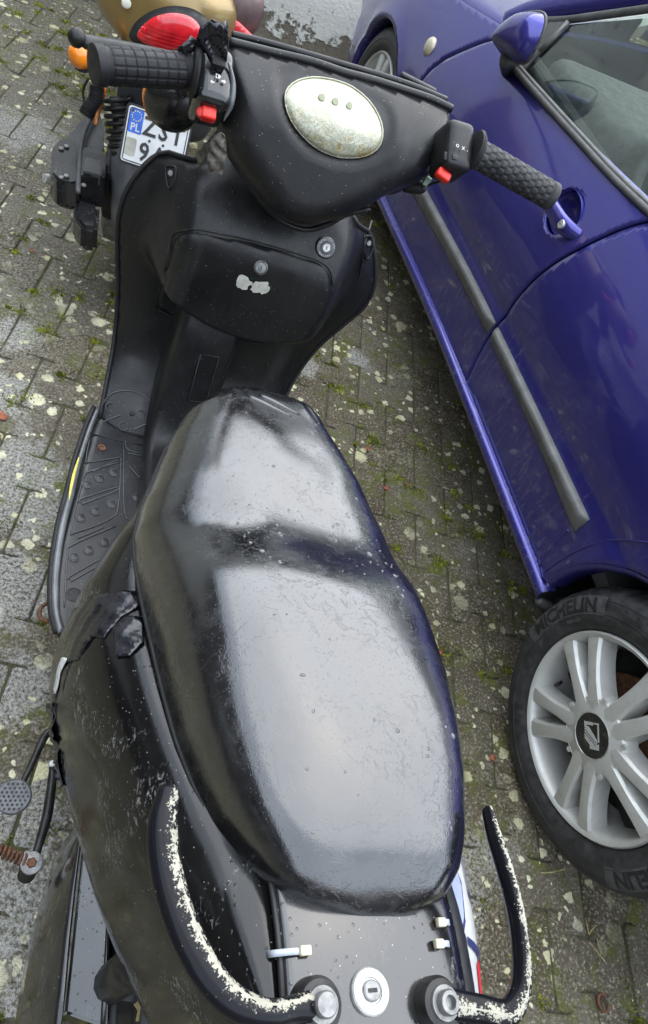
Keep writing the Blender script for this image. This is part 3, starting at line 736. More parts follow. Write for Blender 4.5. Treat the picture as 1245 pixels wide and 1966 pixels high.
def tail_h(s, t): return float(hA(t))+.010-.9*(s-.03)**2-max(0, -.40-t)*.5
TG = []
for i in range(26):
    t = -.16-.31*i/25; a, b = -.048, tail_R(t)
    TG.append([(a+(b-a)*j/20, t, tail_h(a+(b-a)*j/20, t)) for j in range(21)])
tail = surf('tail_panel', TG, M['tail'], scooter, thick=.006, out=(0, 0, 1))
# dark seam strip on the right edge of the tail and the split line on its left
tube('seam', [(-.0495, t, tail_h(-.048, t)-.001) for t in np.linspace(-.18, -.46, 14)], (.0026), M['dark'], tail, 6)
surf('edge_strip', [[(tail_R(t)+.001+.012*k, t, tail_h(tail_R(t), t)-.001-.004*k) for k in (0, .5, 1)] for t in np.linspace(-.18, -.46, 16)], M['dark'], tail, thick=.004)
rear = [side_row(-.469, -1)[j] for j in range(0, 41, 4)]; rear2 = [side_row(-.469, 1)[j] for j in range(0, 41, 4)]
surf('rear_cap', [[tuple(np.array(a)*(1-f)+np.array(b)*f+np.array((0, -.02*math.sin(PI*f), 0))) for f in np.linspace(0, 1, 9)] for a, b in zip(rear, rear2)], M['gloss'], scooter, thick=.004)
lathe('tail_lamp', [(.0, .03), (.03, .026), (.05, .01), (.055, -.01)], M['redlens'], scooter, (.03, -.475, .755), (0, -1, .1), 28, sh=80)
# under-seat front cover, floor well
FC = []
for k in range(9):
    f = k/8; h = .30+.29*f; t = .275+.06*f; w = .13-.03*f
    FC.append([(-.015+w*math.copysign(abs(math.cos(a))**.6, math.cos(a)), t+.05*abs(math.sin(a))**.8, h) for a in np.linspace(PI, 0, 15)])
surf('front_cover', FC, M['gloss'], scooter, thick=.004)

# ---- tape patch on the left panel
def tape(name, pts, off, par, crumple=.002, m='tape'):
    rndt = random.Random(len(pts)*7+int(off*1e4)); ph = [rndt.uniform(0, 6) for _ in range(4)]
    def fn(U, d):
        out = []
        for u in U:
            p = on_side(u[0], u[1], -1, off+crumple*(math.sin(u[0]*160+ph[0])*math.sin(u[1]*40+ph[1])+.6*math.sin(u[0]*330+u[1]*70+ph[2]))); out.append(p)
        return np.array(out)
    return panel(name, dense(pts, .01), fn, M[m], par, .006, thick=.0008)
tape('tape_patch', [(.084, .08), (.088, .3), (.100, .5), (.096, .70), (.062, .86), (-.01, .86), (-.02, .76), (.018, .68), (.022, .60), (.010, .5), (.028, .38), (.020, .32), (.046, .20), (.062, .08)], .0018, left_panel, .0012)
tape('tape_patch', [(.040, .10), (.006, .12), (-.012, .20), (-.010, .27), (.030, .26), (.046, .18)], .0026, left_panel, .0012)
tape('tape_patch', [(.0, .72), (.012, .78), (.0, .88), (-.085, .88), (-.095, .80), (-.06, .74), (-.03, .76)], .003, left_panel, .004)
tape('tape_edge', [(.030, .60), (.022, .56), (.014, .63), (.0, .69), (.006, .71), (.024, .64)], .006, left_panel, .001, 'white')

# ---- lower cover, air box and gear below the left panel
bx = lambda x, y, h: SF.h(x, y, h)
q = [bx(163, 1610, .42), bx(212, 1770, .42), bx(205, 1975, .42), bx(128, 1945, .42), bx(128, 2060, .42), bx(215, 2060, .42)]
top = [q[0]-np.array((0, 0, .008)), q[1]+np.array((0, 0, .004)), q[2]+np.array((0, 0, .004)), q[3]-np.array((0, 0, .012))]
V = [p for p in top]+[p+np.array((0.01, 0, -.14)) for p in top]
box = empty('engine_cover'); box.parent = scooter
bm = bmesh.new(); vs_ = [bm.verts.new(Vector(p)) for p in V]
for f in ((0, 1, 2, 3), (4, 7, 6, 5), (0, 4, 5, 1), (1, 5, 6, 2), (2, 6, 7, 3), (3, 7, 4, 0)): bm.faces.new([vs_[i] for i in f])
bmesh.ops.bevel(bm, geom=list(bm.edges), offset=.003, segments=2, affect='EDGES')
bmobj('cover_top', bm, M['tail'], box)
tube('rib', [bx(209, 1760, .424), bx(204, 1860, .424), bx(197, 1975, .424)], .0028, M['lowbox'], box, 8)
tube('rib', [bx(222, 1800, .40), bx(218, 1880, .40), bx(216, 1990, .40)], .006, M['dark'], box, 8)
# curved outer wall of the cover
Wl = []
for px, py, w in ((172, 1560, .0), (160, 1615, .3), (150, 1700, .6), (140, 1800, .9), (132, 1900, 1.0), (120, 2000, 1.0)):
    a = bx(px, py, .425); r = []
    for k in range(8):
        f = k/7; r.append(a+np.array((-.004-.030*w*math.sin(f*PI/2), 0, -.004-.16*f**1.5)))
    Wl.append(r)
surf('cover_side', Wl, M['lowbox'], box, thick=.003)
tube('cable', [bx(100, 1690, .30), bx(92, 1740, .30), bx(90, 1790, .30), bx(96, 1810, .28)], .003, M['dark'], scooter, 8, sm=20)
# dark belly, engine block and swing arm under the bodywork
rbox('engine_block', (.16, .40, .20), M['dark'], scooter, (.0, -.12, .30), bev=.03)
rbox('under_tray', (.17, .52, .10), M['dark'], scooter, (-.0, .02, .50), bev=.03)
tube('frame_tube', [(-.01, .58, .24), (-.01, .2, .24), (-.01, .0, .34), (-.01, -.3, .6)], .024, M['dark'], scooter, 10, sm=20)
for s in (-1, 1): tube('shock_absorber', [(.09*s, -.28, .62), (.085*s, -.30, .30)], .022, M['iron'], scooter, 12)
def scoot_wheel(y, r, w, par, frame=(0, 0)):
    wh = lathe('wheel', [(r*.62, -w*.45), (r*.93, -w*.5), (r, -w*.25), (r, w*.25), (r*.93, w*.5), (r*.62, w*.45)], M['tyre'], par, (frame[0], y, r), (1, 0, 0), 40, sh=60)
    lathe('rim', [(.02, -w*.4), (r*.2, -w*.3), (r*.6, -w*.3), (r*.64, -w*.46), (r*.64, w*.46), (r*.6, w*.3), (r*.2, w*.3), (.02, w*.4)], M['iron'], wh, (frame[0], y, r), (1, 0, 0), 40); return wh
scoot_wheel(-.34, .215, .10, scooter); scoot_wheel(.93, .215, .09, scooter)
# brush of loose fibres by the cover
for k in range(7): tube('frayed_cord', [bx(262+k*2.0, 1960, .40), bx(266+k*2.5, 1940, .405), bx(258+k*3.5, 1918+abs(k-3)*3, .41)], .0011, M['straw'], scooter, 5)
# kick-start lever with perforated pedal
kl = tube('kick_lever', [SF.h(132, 1392, .31), SF.h(98, 1404, .31), SF.h(84, 1418, .31), SF.h(60, 1470, .31), SF.h(40, 1510, .31)], [.006, .006, .006, .0048, .0046], M['iron'], scooter, 10, sm=24, rnd=True)
pc = SF.h(27, 1530, .315); ax = nrm((-.18, -.1, 1)); e1, e2, e3 = frame_to(ax, (0, 1, 0))
ped = lathe('pedal', [(.0, -.006), (.021, -.006), (.0235, -.002), (.0235, .002), (.0215, .004), (.0, .004)], M['pedal'], kl, pc, ax, 32)
for a in range(-3, 4):
    for b2 in range(-3, 4):
        x, y = (a+.5*(b2 % 2))*.0062, b2*.0054
        if x*x+y*y < .0188**2: lathe('hole', [(.0019, .0), (.0019, .0046), (0, .0046)], M['dark'], ped, pc+e1*x+e2*y, ax, 8)
# lever rod with bolt, hook and spring
rod = tube('stand_rod', [SF.h(100, 1472, .30), SF.h(101, 1492, .30), SF.h(92, 1560, .30), SF.h(78, 1612, .30), SF.h(66, 1650, .30)], [.0042, .0062, .0072, .0062, .0056], M['iron'], scooter, 12, sm=30, rnd=True)
tube('rod_pin', [SF.h(103, 1490, .30), SF.h(126, 1489, .30)], .006, M['iron'], rod, 10)
lathe('bolt', [(.0, .006), (.0042, .005), (.0045, 0)], M['white'], rod, SF.h(100, 1467, .306), (0, 0, 1), 12)
bp = SF.h(61, 1657, .30)
lathe('washer', [(.006, .006), (.014, .005), (.015, .0), (.014, -.004)], M['zinc'], rod, bp, (-.1, -.1, 1), 24)
lathe('nut', [(.0, .013), (.0055, .012), (.0075, .004)], M['rust'], rod, bp, (-.1, -.1, 1), 6)
lathe('boot', [(.012, -.002), (.0135, -.02), (.011, -.03), (.012, -.045)], M['dark'], rod, bp, (0, .15, 1), 16)
a, b2 = SF.h(50, 1652, .30), SF.h(-60, 1610, .30); d = b2-a; L = np.linalg.norm(d); f1, f2, f3 = frame_to(d)
tube('spring', [a+f3*L*k/260+f1*.0075*math.cos(k*.33)+f2*.0075*math.sin(k*.33) for k in range(261)], .0018, M['rust'], rod, 6)

# ---- floorboard
FH = .318
fl = [(345, 760), (250, 745), (197, 778), (183, 800), (160, 870), (145, 930), (126, 990), (112, 1045), (104, 1095), (99, 1150), (102, 1190), (120, 1230), (160, 1260), (330, 1240)]
flp = [SF.h(x, y, FH)[:2] for x, y in fl]; cxs = -.012
poly = [p for p in flp if p[0] < cxs-.02]; poly = poly+[(2*cxs-p[0], p[1]) for p in poly[::-1]]
i0 = [k for k in range(len(poly))]
def floor_fn(U, d): return np.stack([U[:, 0], U[:, 1], FH-.012*np.clip(1-d/.012, 0, 1)**2+0*d], 1)
floor = panel('floorboard', dense(poly, .01), floor_fn, M['floor'], scooter, .008, thick=.02, out=(0, 0, 1))
def fpath(pts, h=FH+.0012): return [SF.h(x, y, h) for x, y in pts]
def crescent(cx, cy, r=14, a0=70, a1=330):
    c = SF.h(cx, cy, FH+.0008); tube('tread_ring', [c+np.array((.0085*math.cos(rad(a)), .0085*math.sin(rad(a)), 0)) for a in np.linspace(a0, a1, 18)], .0013, M['ribs'], floor, 6)
    lathe('tread_stud', [(.0072, -.002), (.0072, .0006), (.006, .0014), (0, .0014)], M['floor'], floor, c, (0, 0, 1), 16)
for cx, cy in ((168, 930), (192, 918), (219, 907), (156, 994), (184, 981), (215, 968), (143, 1070), (171, 1056), (201, 1041), (264, 955)): crescent(cx, cy)
for pts in ([(173, 842), (166, 880), (172, 887), (235, 877)], [(178, 905), (228, 882)], [(233, 868), (228, 968), (212, 996), (146, 1022), (138, 1015), (160, 920), (178, 903), (232, 886)],
            [(222, 1010), (140, 1046), (130, 1066), (124, 1165)], [(200, 1012), (150, 1033)], [(238, 852), (240, 985), (262, 988)], [(245, 870), (310, 882)], [(248, 895), (285, 935)], [(240, 845), (250, 865), (312, 876)],
            [(155, 965), (156, 958), (222, 936), (223, 942), (158, 968)], [(134, 1112), (136, 1106), (200, 1070), (198, 1080), (137, 1116)], [(205, 1080), (244, 1010)], [(252, 866), (288, 874)], [(268, 895), (300, 902)]):
    tube('tread_rib', fpath(pts), .0013, M['ribs'], floor, 6, sm=max(16, 6*len(pts)))
tube('step_seam', fpath([(172, 832), (240, 848), (322, 864)], FH+.0004), .0016, M['dark'], floor, 6)
bc = SF.h(195, 861, FH); lathe('recess', [(.0125, .0012), (.0105, .0016), (.0102, -.001), (0, -.001)], M['dark'], floor, bc, (0, 0, 1), 24)
lathe('bolt', [(.0075, 0), (.0075, .003), (.004, .0034), (.004, .001), (0, .001)], M['rust'], floor, bc+np.array((0, 0, .0008)), (0, 0, 1), 16)
lathe('drain_hole', [(.013, .001), (.011, .0014), (.0105, .0004), (0, .0004)], M['dark'], floor, SF.h(142, 1142, FH), (0, 0, 1), 24)
trim = [(190, 782), (172, 826), (152, 888), (138, 945), (122, 1005), (112, 1062), (107, 1115), (108, 1170), (118, 1215)]
tube('edge_trim', [SF.h(x, y, FH+.003) for x, y in trim], [(.0045, .003)]*3+[(.006, .004)]*6, M['silvertrim'], floor, 8, sm=40)
tube('edge_lip', [SF.h(x-9, y, FH-.006) for x, y in trim], .006, M['dark'], floor, 8, sm=40)
tube('scrape', [SF.h(x, y, FH+.006) for x, y in ((152, 878), (144, 905), (137, 935), (133, 960))], [(.001, .001), (.0028, .0015), (.0026, .0015), (.0008, .001)], M['yellow'], floor, 6, sm=14)
rc = SF.h(92, 1176, .27); tube('rusty_hook', [rc+np.array((-.013*math.sin(a), .0165*math.cos(a), 0)) for a in np.linspace(-.3, PI+.3, 18)], .0035, M['rust'], scooter, 8)

# ---- inner leg shield (skin given as depth over width and height)
T0 = sp([.29, .335, .37, .42, .5, .6, .7, .78, .86, .92], [.598, .655, .71, .755, .78, .79, .795, .815, .85, .88])
WS = sp([.29, .32, .40, .47, .53, .60, .66, .72, .78, .82, .85, .9], [.182, .185, .188, .198, .21, .227, .238, .234, .204, .150, .118, .10])
ss = lambda x, a, b: np.clip((x-a)/(b-a), 0, 1)**2*(3-2*np.clip((x-a)/(b-a), 0, 1))
SC = .006
WR = lambda h: WS(h)+.020*np.exp(-((np.asarray(h, float)-.66)/.09)**2)
def shield_t(s, h):
    s = np.asarray(s, float)-SC; h = np.asarray(h, float); w = np.where(s > 0, WR(h), WS(h))
    base = T0(h)+.03*np.clip(np.abs(s)/w, 0, 1.1)**6
    lowh = .545+.9*np.abs(s)**2*2.2
    V_ = ss(h, lowh, lowh+.055)*(1-.45*ss(h, .74, .88)); S_ = 1-ss(np.abs(s), .125, .205)
    return base-.108*V_*S_
pl = [(-WS(h)+SC, h) for h in np.linspace(.315, .83, 30)]+[(-.10, .862), (-.06, .885), (.06, .885), (.11, .868)]+[(WR(h)+SC, h) for h in np.linspace(.83, .315, 30)]
shield = panel('leg_shield', dense([(float(a), float(b)) for a, b in pl], .01), lambda U, d: np.stack([U[:, 0], shield_t(U[:, 0], U[:, 1]), U[:, 1]], 1), M['shield'], scooter, .0075, thick=.004, out=(0, -1, .3))
def on_sh(x, y, off=.0): p = SF.on(x, y, shield_t, .72); return p+np.array((0, -off, off*.5))
# rubber edge bead round the shield
eL = [(float(-WS(h)+SC), float(shield_t(-WS(h)+SC, h)), h) for h in np.linspace(.315, .832, 44)]; eR = [(float(WR(h)+SC), float(shield_t(WR(h)+SC, h)), h) for h in np.linspace(.315, .832, 44)]
tube('edge_bead', eL, .0042, M['dark'], shield, 8); tube('edge_bead', eR, .0042, M['dark'], shield, 8)
# outer front shell so the shield has a body behind it
OS = []
for k in range(18):
    h = .30+.49*k/17; w = float(WS(min(h, .86)))*.97; OS.append([(SC+w*math.cos(a), float(shield_t(SC+w, min(h, .86)))+.012+.13*math.sin(a)*(1-.3*abs(h-.6))*(1-.75*max(0, (h-.55)/.24)**1.5), h) for a in np.linspace(PI, 0, 17)])
surf('front_shell', OS, M['gloss'], scooter, thick=.004)
fn_ = surf('front_mudguard', [[(.055*math.cos(b)*(1 if True else 1), .93+(.245)*math.cos(a), .215+.245*math.sin(a)+.02*math.sin(b)) for b in np.linspace(PI, 0, 9)] for a in np.linspace(.1, PI-.2, 20)], M['gloss'], scooter, thick=.003)
for s in (-1, 1): tube('fork_leg', [(.075*s, .93, .215), (.075*s, .87, .5), (.07*s, .83, .6)], .016, M['iron'], scooter, 10)
# glovebox lid: thin raised door following the shield
lid_px = [(303, 592), (318, 520), (333, 458), (352, 446), (378, 443), (480, 464), (560, 486), (612, 504), (632, 520), (638, 548), (634, 585), (600, 632), (545, 655), (500, 657), (440, 645), (370, 622)]
lidp = [on_sh(x, y) for x, y in lid_px]; lid2 = [(p[0], p[2]) for p in lidp]
lid = panel('glovebox_lid', dense(round_poly(lid2, .012, 3), .006), lambda U, d: np.stack([U[:, 0], shield_t(U[:, 0], U[:, 1])-.0022+.0016*np.clip(1-d/.004, 0, 1)**2, U[:, 1]], 1), M['shield'], scooter, .006, thick=.003, out=(0, -1, .3))
tube('lid_gap', [on_sh(x, y, .0005) for x, y in ((300, 592), (315, 520), (330, 456), (350, 443), (378, 440))], .0014, M['dark'], lid, 6, sm=30)
tube('lid_lip', [on_sh(x, y, .002) for x, y in ((352, 444), (378, 440), (430, 450), (480, 461), (560, 483), (612, 501), (633, 518), (640, 548))], .0014, M['shield'], lid, 6, sm=50)
tube('lid_gap', [on_sh(x, y, .001) for x, y in ((303, 594), (340, 612), (380, 628), (440, 648), (500, 660))], .0014, M['dark'], lid, 6, sm=30)
n_sh = nrm((-.05, -.85, .5))
gl = on_sh(500, 513, .003); lathe('lid_lock', [(0.0, .006), (.0045, .006), (.005, .0045), (.0085, .0045), (.0095, .006), (.0115, .005), (.0125, 0)], M['zinc'], lid, gl, n_sh, 28)
rbox('key_slot', (.0012, .006, .001), M['dark'], lid, gl+n_sh*.0064, frame_to(n_sh), bev=.0002)
def blob(cx, cy, rx, ry, seed, k=22):
    r = random.Random(seed); w = [r.uniform(.75, 1.12) for _ in range(k)]; return [(cx+rx*w[i]*math.cos(2*PI*i/k), cy+ry*w[i]*math.sin(2*PI*i/k)) for i in range(k)]
for cx, cy, rx, ry, sd in ((468, 539, 16, 14, 2), (500, 548, 19, 13, 5)):
    p2 = [on_sh(x, y) for x, y in blob(cx, cy, rx, ry, sd)]
    panel('sticker_scrap', [(p[0], p[2]) for p in p2], lambda U, d: np.stack([U[:, 0], shield_t(U[:, 0], U[:, 1])-.0048-.0003*np.sin(U[:, 0]*900), U[:, 1]], 1), M['sticker'], lid, .0022)
ig = on_sh(625, 475, .002); igl = lathe('ignition_lock', [(0, .005), (.007, .005), (.0078, .007), (.0095, .007), (.0105, .0045), (.0165, .004), (.0185, .001), (.019, -.003)], M['emblem'], scooter, ig, n_sh, 36)
lathe('barrel', [(0, .0078), (.0062, .0078), (.0072, .0070), (.0072, .004)], M['nickel'], igl, ig, n_sh, 24)
i1, i2, i3 = frame_to(n_sh)
rbox('key_slot', (.0014, .006, .0008), M['dark'], igl, ig+n_sh*.0082, [i1*.94+i2*.34, i2*.94-i1*.34, i3], bev=.0002)
def around(c, e1, e2, e3, r, off, flip=1):
    def f(x, y, z):
        a = x/r; rr = r+y*flip; return c+e1*(rr*math.sin(a))+e2*(rr*math.cos(a)*flip if flip > 0 else -(r-y)*math.cos(a))+e3*(off+z)
    return f
text('ring_text', 'LOCK  OFF  ON', .0048, around(ig, i1, i2, i3, .0134, .0046), M['white'], igl, .0002)
def around_low(c, e1, e2, e3, r, off):
    return lambda x, y, z: c+e1*((r-y)*math.sin(x/r))-e2*((r-y)*math.cos(x/r))+e3*(off+z)
text('ring_text', 'IGNITION', .0052, around_low(ig, i1, i2, i3, .0136, .0046), M['white'], igl, .0002)
for (cx, cy) in ((328, 333), (708, 467)):
    p = on_sh(cx, cy, .001); lathe('screw', [(0, .003), (.004, .003), (.0052, .001), (.0055, -.002)], M['zinc'], scooter, p, n_sh, 16)
    tube('screw_well', [on_sh(cx-9, cy-14, .001), on_sh(cx+9, cy-12, .001), on_sh(cx+8, cy+10, .001), on_sh(cx-3, cy+30, .001), on_sh(cx-9, cy+6, .001), on_sh(cx-9, cy-14, .001)], .0018, M['dark'], scooter, 6, sm=24)
tube('shoulder_crease', [on_sh(x, y, .0005) for x, y in ((714, 424), (700, 470), (690, 530), (676, 575))], [.0025, .002, .0012, .0005], M['shield'], shield, 6, sm=20)
# toe-board pad with studs
pad = [(303, 826), (298, 790), (280, 762), (250, 750), (218, 754), (200, 772), (190, 800), (184, 826), (230, 838)]
tube('pad_outline', [on_sh(x, y, .001) for x, y in pad], .0016, M['ribs'], shield, 6, sm=50)
for cx, cy in ((212, 781), (270, 795), (237, 818), (290, 829)):
    c = on_sh(cx, cy, .0012); tube('tread_ring', [c+np.array((.0085*math.cos(a), .0065*math.sin(a), .0055*math.sin(a))) for a in np.linspace(0, 2*PI, 18)], .0012, M['ribs'], shield, 6)
for a, b2 in (((197, 810), (230, 797)), ((258, 824), (280, 814))): tube('tread_rib', [on_sh(a[0], a[1], .0012), on_sh(b2[0], b2[1], .0012)], .002, M['ribs'], shield, 6, rnd=True)
lathe('stud', [(0, .003), (.004, .002), (.005, 0)], M['dark'], shield, on_sh(254, 794, .001), (0, -.5, .85), 12)
# centre tunnel
tp = smooth_path([(.715, .60), (.690, .55), (.676, .48), (.655, .41), (.615, .355), (.55, .352), (.45, .385), (.36, .43)], 40); TN = []
for i in range(40):
    d = tp[min(39, i+1)]-tp[max(0, i-1)]; d = d/np.linalg.norm(d); nx = np.array((-abs(d[1]) if i < 22 else d[1], 0)); n2 = np.array((d[1], -d[0])); n2 = n2 if n2[1] > 0 or n2[0] < 0 else -n2
    row = []
    for a, dd in ((-.062, .10), (-.061, .05), (-.058, .014), (-.052, .004), (-.042, 0), (0, -.002), (.042, 0), (.052, .004), (.058, .014), (.061, .05), (.062, .10)):
        q2 = tp[i]-n2*dd; row.append((-.031+a, q2[0], q2[1]))
    TN.append(row)
tun = surf('centre_tunnel', TN, M['shield'], scooter)
def on_tun(x, y): return SF.on(x, y, lambda s, h: np.interp(h, tp[::-1][18:, 1], tp[::-1][18:, 0]), .68)+np.array((0, -.0015, .0008))
tube('badge_outline', [on_tun(x, y) for x, y in ((386, 680), (420, 685), (396, 773), (361, 768), (386, 680))], .0016, M['dark'], tun, 6)
o4 = [on_tun(x, y) for x, y in ((388, 683), (417, 687), (394, 770), (364, 766))]
mesh('badge_plate', o4, [(0, 1, 2, 3)], M['shield'], tun)
# ---- handlebar cover ("headset")
top_px = [(440, 82), (520, 102), (600, 121), (660, 141), (720, 157), (780, 176), (830, 193), (868, 211)]
low_px = [(858, 255), (838, 325), (800, 352), (742, 372), (706, 394), (650, 420), (590, 432), (540, 424), (505, 396), (470, 352), (436, 300), (414, 250), (418, 200), (428, 140)]
te = lambda h: .655+(np.asarray(h)-.86)*.42
def on_te(x, y): return SF.on(x, y, lambda s, h: te(h), .7)
hp = [on_te(x, y) for x, y in top_px+low_px]; hpoly = round_poly([(p[0], p[2]) for p in hp], .012, 3)
lens_px = [(546, 190), (552, 172), (572, 157), (602, 151), (640, 156), (678, 170), (710, 196), (730, 228), (737, 255), (733, 282), (716, 300), (690, 308), (655, 308), (622, 298), (592, 278), (566, 248), (551, 220)]
BD = .062
def head_bulge(d): return BD*(1-(1-np.clip(d/.06, 0, 1))**2.3)
def head_t0(s, h):
    X = np.array([[float(s), float(h)]]); d = poly_dist(hpoly, X)[0][0]*(1 if inside(hpoly, X)[0] else 0); return float(te(h)-head_bulge(d))
def on_hd(x, y): return SF.on(x, y, head_t0, .66)
lensp = [on_hd(x, y) for x, y in lens_px]; lpoly = round_poly([(p[0], p[2]) for p in lensp], .01, 2)
# recess polygon: the scoop around and above the lens
rec = [on_hd(x, y) for x, y in ((524, 132), (545, 118), (610, 132), (690, 158), (742, 190), (762, 225), (758, 275), (735, 305), (690, 322), (640, 320), (590, 298), (556, 260), (536, 215), (526, 170))]
rpoly = round_poly([(p[0], p[2]) for p in rec], .012, 3)
def head_fn(U, d):
    t = te(U[:, 1])-head_bulge(d)
    dr = poly_dist(rpoly, U)[0]*np.where(inside(rpoly, U), 1, -1); t = t+.010*ss(dr, -.002, .009)
    return np.stack([U[:, 0], t, U[:, 1]], 1)
headset = panel('handlebar_cover', dense(hpoly, .005), head_fn, M['matte'], scooter, .0045, thick=.003, out=(0, -1, .3))
# forward half of the cover
panel('front_cover', dense(hpoly, .006), lambda U, d: np.stack([U[:, 0], te(U[:, 1])+.006+.06*np.sqrt(np.clip(1-(1-np.clip(d/.06, 0, 1))**2, 0, 1)), U[:, 1]], 1), M['matte'], headset, .009)
# raised joint along the top edge
tube('joint_lip', [on_te(x, y-1)+np.array((0, .002, 0)) for x, y in top_px], .0062, M['matte'], headset, 8, sm=50)
tube('joint_lip', [on_te(x, y-9)+np.array((0, .012, 0)) for x, y in ((445, 82), (520, 100), (660, 140), (780, 176), (860, 208))], .005, M['matte'], headset, 8, sm=50)
tube('vent_fin', [on_te(778, 156)+np.array((0, .02, .0)), on_te(838, 186)+np.array((0, .02, .0))], [(.006, .004)]*2, M['matte'], headset, 8, rnd=True)
LENSZ_c = np.mean([p[2] for p in lensp])
def lens_fn(U, d):
    t = np.array([te(u[1])-head_bulge(np.array([poly_dist(hpoly, u[None])[0][0]]))[0] for u in U]); return np.stack([U[:, 0], t+.007-.013*np.sqrt(np.clip(1-(1-np.clip(d/.04, 0, 1))**2, 0, 1)), U[:, 1]], 1)
lens = panel('instrument_lens', dense(lpoly, .004), lens_fn, M['lens'], scooter, .004)
tag(lens, 'fogged yellowed instrument lens')
tube('lens_rim', [lens_fn(np.array([p]), np.array([0.0]))[0]+np.array((0, -.0015, .0008)) for p in list(lpoly)+[lpoly[0]]], .0011, M['lens'], lens, 6)
tl = simple('pale_green_lamp', (.30, .31, .20), .3)
for cx, cy in ((617, 187), (643, 195), (670, 203)):
    c = on_hd(cx, cy)+np.array((0, -.0036, .0022)); lathe('tell_tale', [(0, .0005), (.0045, .0004), (.005, -.001)], tl, lens, c, nrm((0, -.75, .65)), 14)
# neck below the cover and its collar on the shield
surf('steering_neck', [[(.005+(.075-.012*k)*math.cos(a), .70+.03*k-.055*math.sin(a), .90-.03*k) for a in np.linspace(0, 2*PI, 25)[:-1]] for k in range(4)], M['dark'], scooter, closev=True)
cpx = [(478, 338), (492, 368), (515, 402), (548, 428), (590, 441), (632, 430), (665, 412), (712, 401)]
tube('neck_collar', [SF.t(x, y, .668) for x, y in cpx], .0042, M['shield'], scooter, 8, sm=40)
tube('neck_gap', [SF.t(x-1, y-8, .675) for x, y in cpx], .005, M['dark'], scooter, 8, sm=40)
vg = [SF.t(x, y, .69) for x, y in ((655, 398), (712, 396), (708, 410), (650, 412))]; vc = sum(vg)/4
rbox('vent_slot', (.045, .02, .012), M['dark'], scooter, vc+np.array((0, .012, 0)), bev=.002)

# ---- handlebar ends
GL0, GL1 = SF.t(368, 137, .655), SF.t(180, 125, .60); GR0, GR1 = SF.t(905, 288, .66), SF.t(1060, 377, .655)
HX = nrm(GR1-GL1); HN = nrm(np.array((0, -.62, .78))-HX*np.dot((0, -.62, .78), HX)); HY = np.cross(HN, HX)
def grip(name, a, b, r, m, pat, n=150, seg=96):
    ax = nrm(b-a); x, y, z = frame_to(ax); L = np.linalg.norm(b-a); P = []
    for i in range(n+1):
        f = i/n; row = []
        for j in range(seg):
            th = 2*PI*j/seg; rr = r+pat(f*L, th, f); row.append(a+ax*f*L+(x*math.cos(th)+y*math.sin(th))*rr)
        P.append(row)
    c = a+ax*(L+.0015); P.append([c+(q-c)*.93 for q in P[-1]]); P.append([c+(q-c)*.2 for q in P[-1]])
    return surf(name, P, m, scooter, closev=True, caps=True)
def pat_block(l, th, f):
    if f < .07: return .0012
    if f < .12: return -.0015
    if f > .90: return .0016
    if f > .86: return -.0006
    gl_ = (l % .0135)/.0135; ga = (th/(2*PI)*12) % 1
    g = min(gl_, 1-gl_)*.0135; h = min(ga, 1-ga)*(2*PI/12)*.022
    return -.0019*(1-ss_(min(g, h)/.0014)) + .0002*math.sin(l*3600)
def pat_scale(l, th, f):
    if f > .93: return .0015
    if f > .90: return -.0012
    if f < .04: return .002
    row = l/.011; k = int(row); u = row-k; c = ((th/(2*PI)*11+.5*(k % 2)) % 1)-.5
    d = math.hypot(c*1.9, u-.15); return .0012-.0022*max(0, min(1, (d-.75)/.18)) if u > .1 else -.0006
gL = grip('left_grip', GL0, GL1, .0212, M['rubber'], pat_block); gR = grip('right_grip', GR0, GR1, .0192, M['rubber2'], pat_scale)
gL.name = 'hand_grip'; gR.name = 'hand_grip'; tag(gL, 'black block-pattern left hand grip'); tag(gR, 'worn grey scale-pattern right hand grip')
lathe('flange', [(.012, -.004), (.030, -.003), (.0325, 0), (.030, .004), (.022, .006)], M['rubber'], gL, SF.t(374, 137, .655), -HX, 40)
lathe('flange', [(.012, -.004), (.028, -.003), (.030, 0), (.027, .005), (.02, .008)], M['rubber'], gR, SF.t(908, 290, .66), nrm(GR1-GR0), 40)
# left switch housing
LC = SF.t(412, 150, .66)
Lh = rbox('switch_housing', (.046, .074, .078), M['lowbox'], scooter, LC-HN*.026, (HX, HY, HN), bev=.015, seg=4)
def face(px, py, t=.648): return SF.t(px, py, t)
rbox('switch_rocker', (.018, .012, .010), M['dark'], Lh, face(420, 120, .652), (HX, HY, HN), bev=.003)
rbox('switch_rocker', (.030, .016, .010), M['dark'], Lh, face(412, 182, .642), (HX, HY, HN), bev=.003)
rbox('switch_slider', (.008, .012, .008), M['iron'], Lh, face(405, 183, .637), (HX, HY, HN), bev=.002)
rb = rbox('horn_button', (.020, .017, .016), M['red'], Lh, face(400, 219, .632), (HX, HY, HN), bev=.004, seg=3)
lathe('button_nub', [(0, .006), (.006, .005), (.0075, 0)], M['red'], rb, face(388, 217, .630), nrm((-.4, -.6, .6)), 14)
def decal2(name, pts, c, sc, par, m='white', n=HN, e1=HX, e2=HY): prism(name, [np.array(p)*sc for p in pts], .0006, lambda u, v, w: c+e1*u+e2*v+n*w, M[m], par)
arrow = [(-1, 0), (-.2, .8), (-.2, .3), (.7, .3), (.7, -.3), (-.2, -.3), (-.2, -.8)]
cI = face(417, 155, .648)+HN*.010
decal2('arrow_mark', arrow, face(407, 162, .646)+HN*.006, .0035, Lh); decal2('arrow_mark', [(-x, y) for x, y in arrow], face(427, 161, .646)+HN*.006, .0035, Lh)
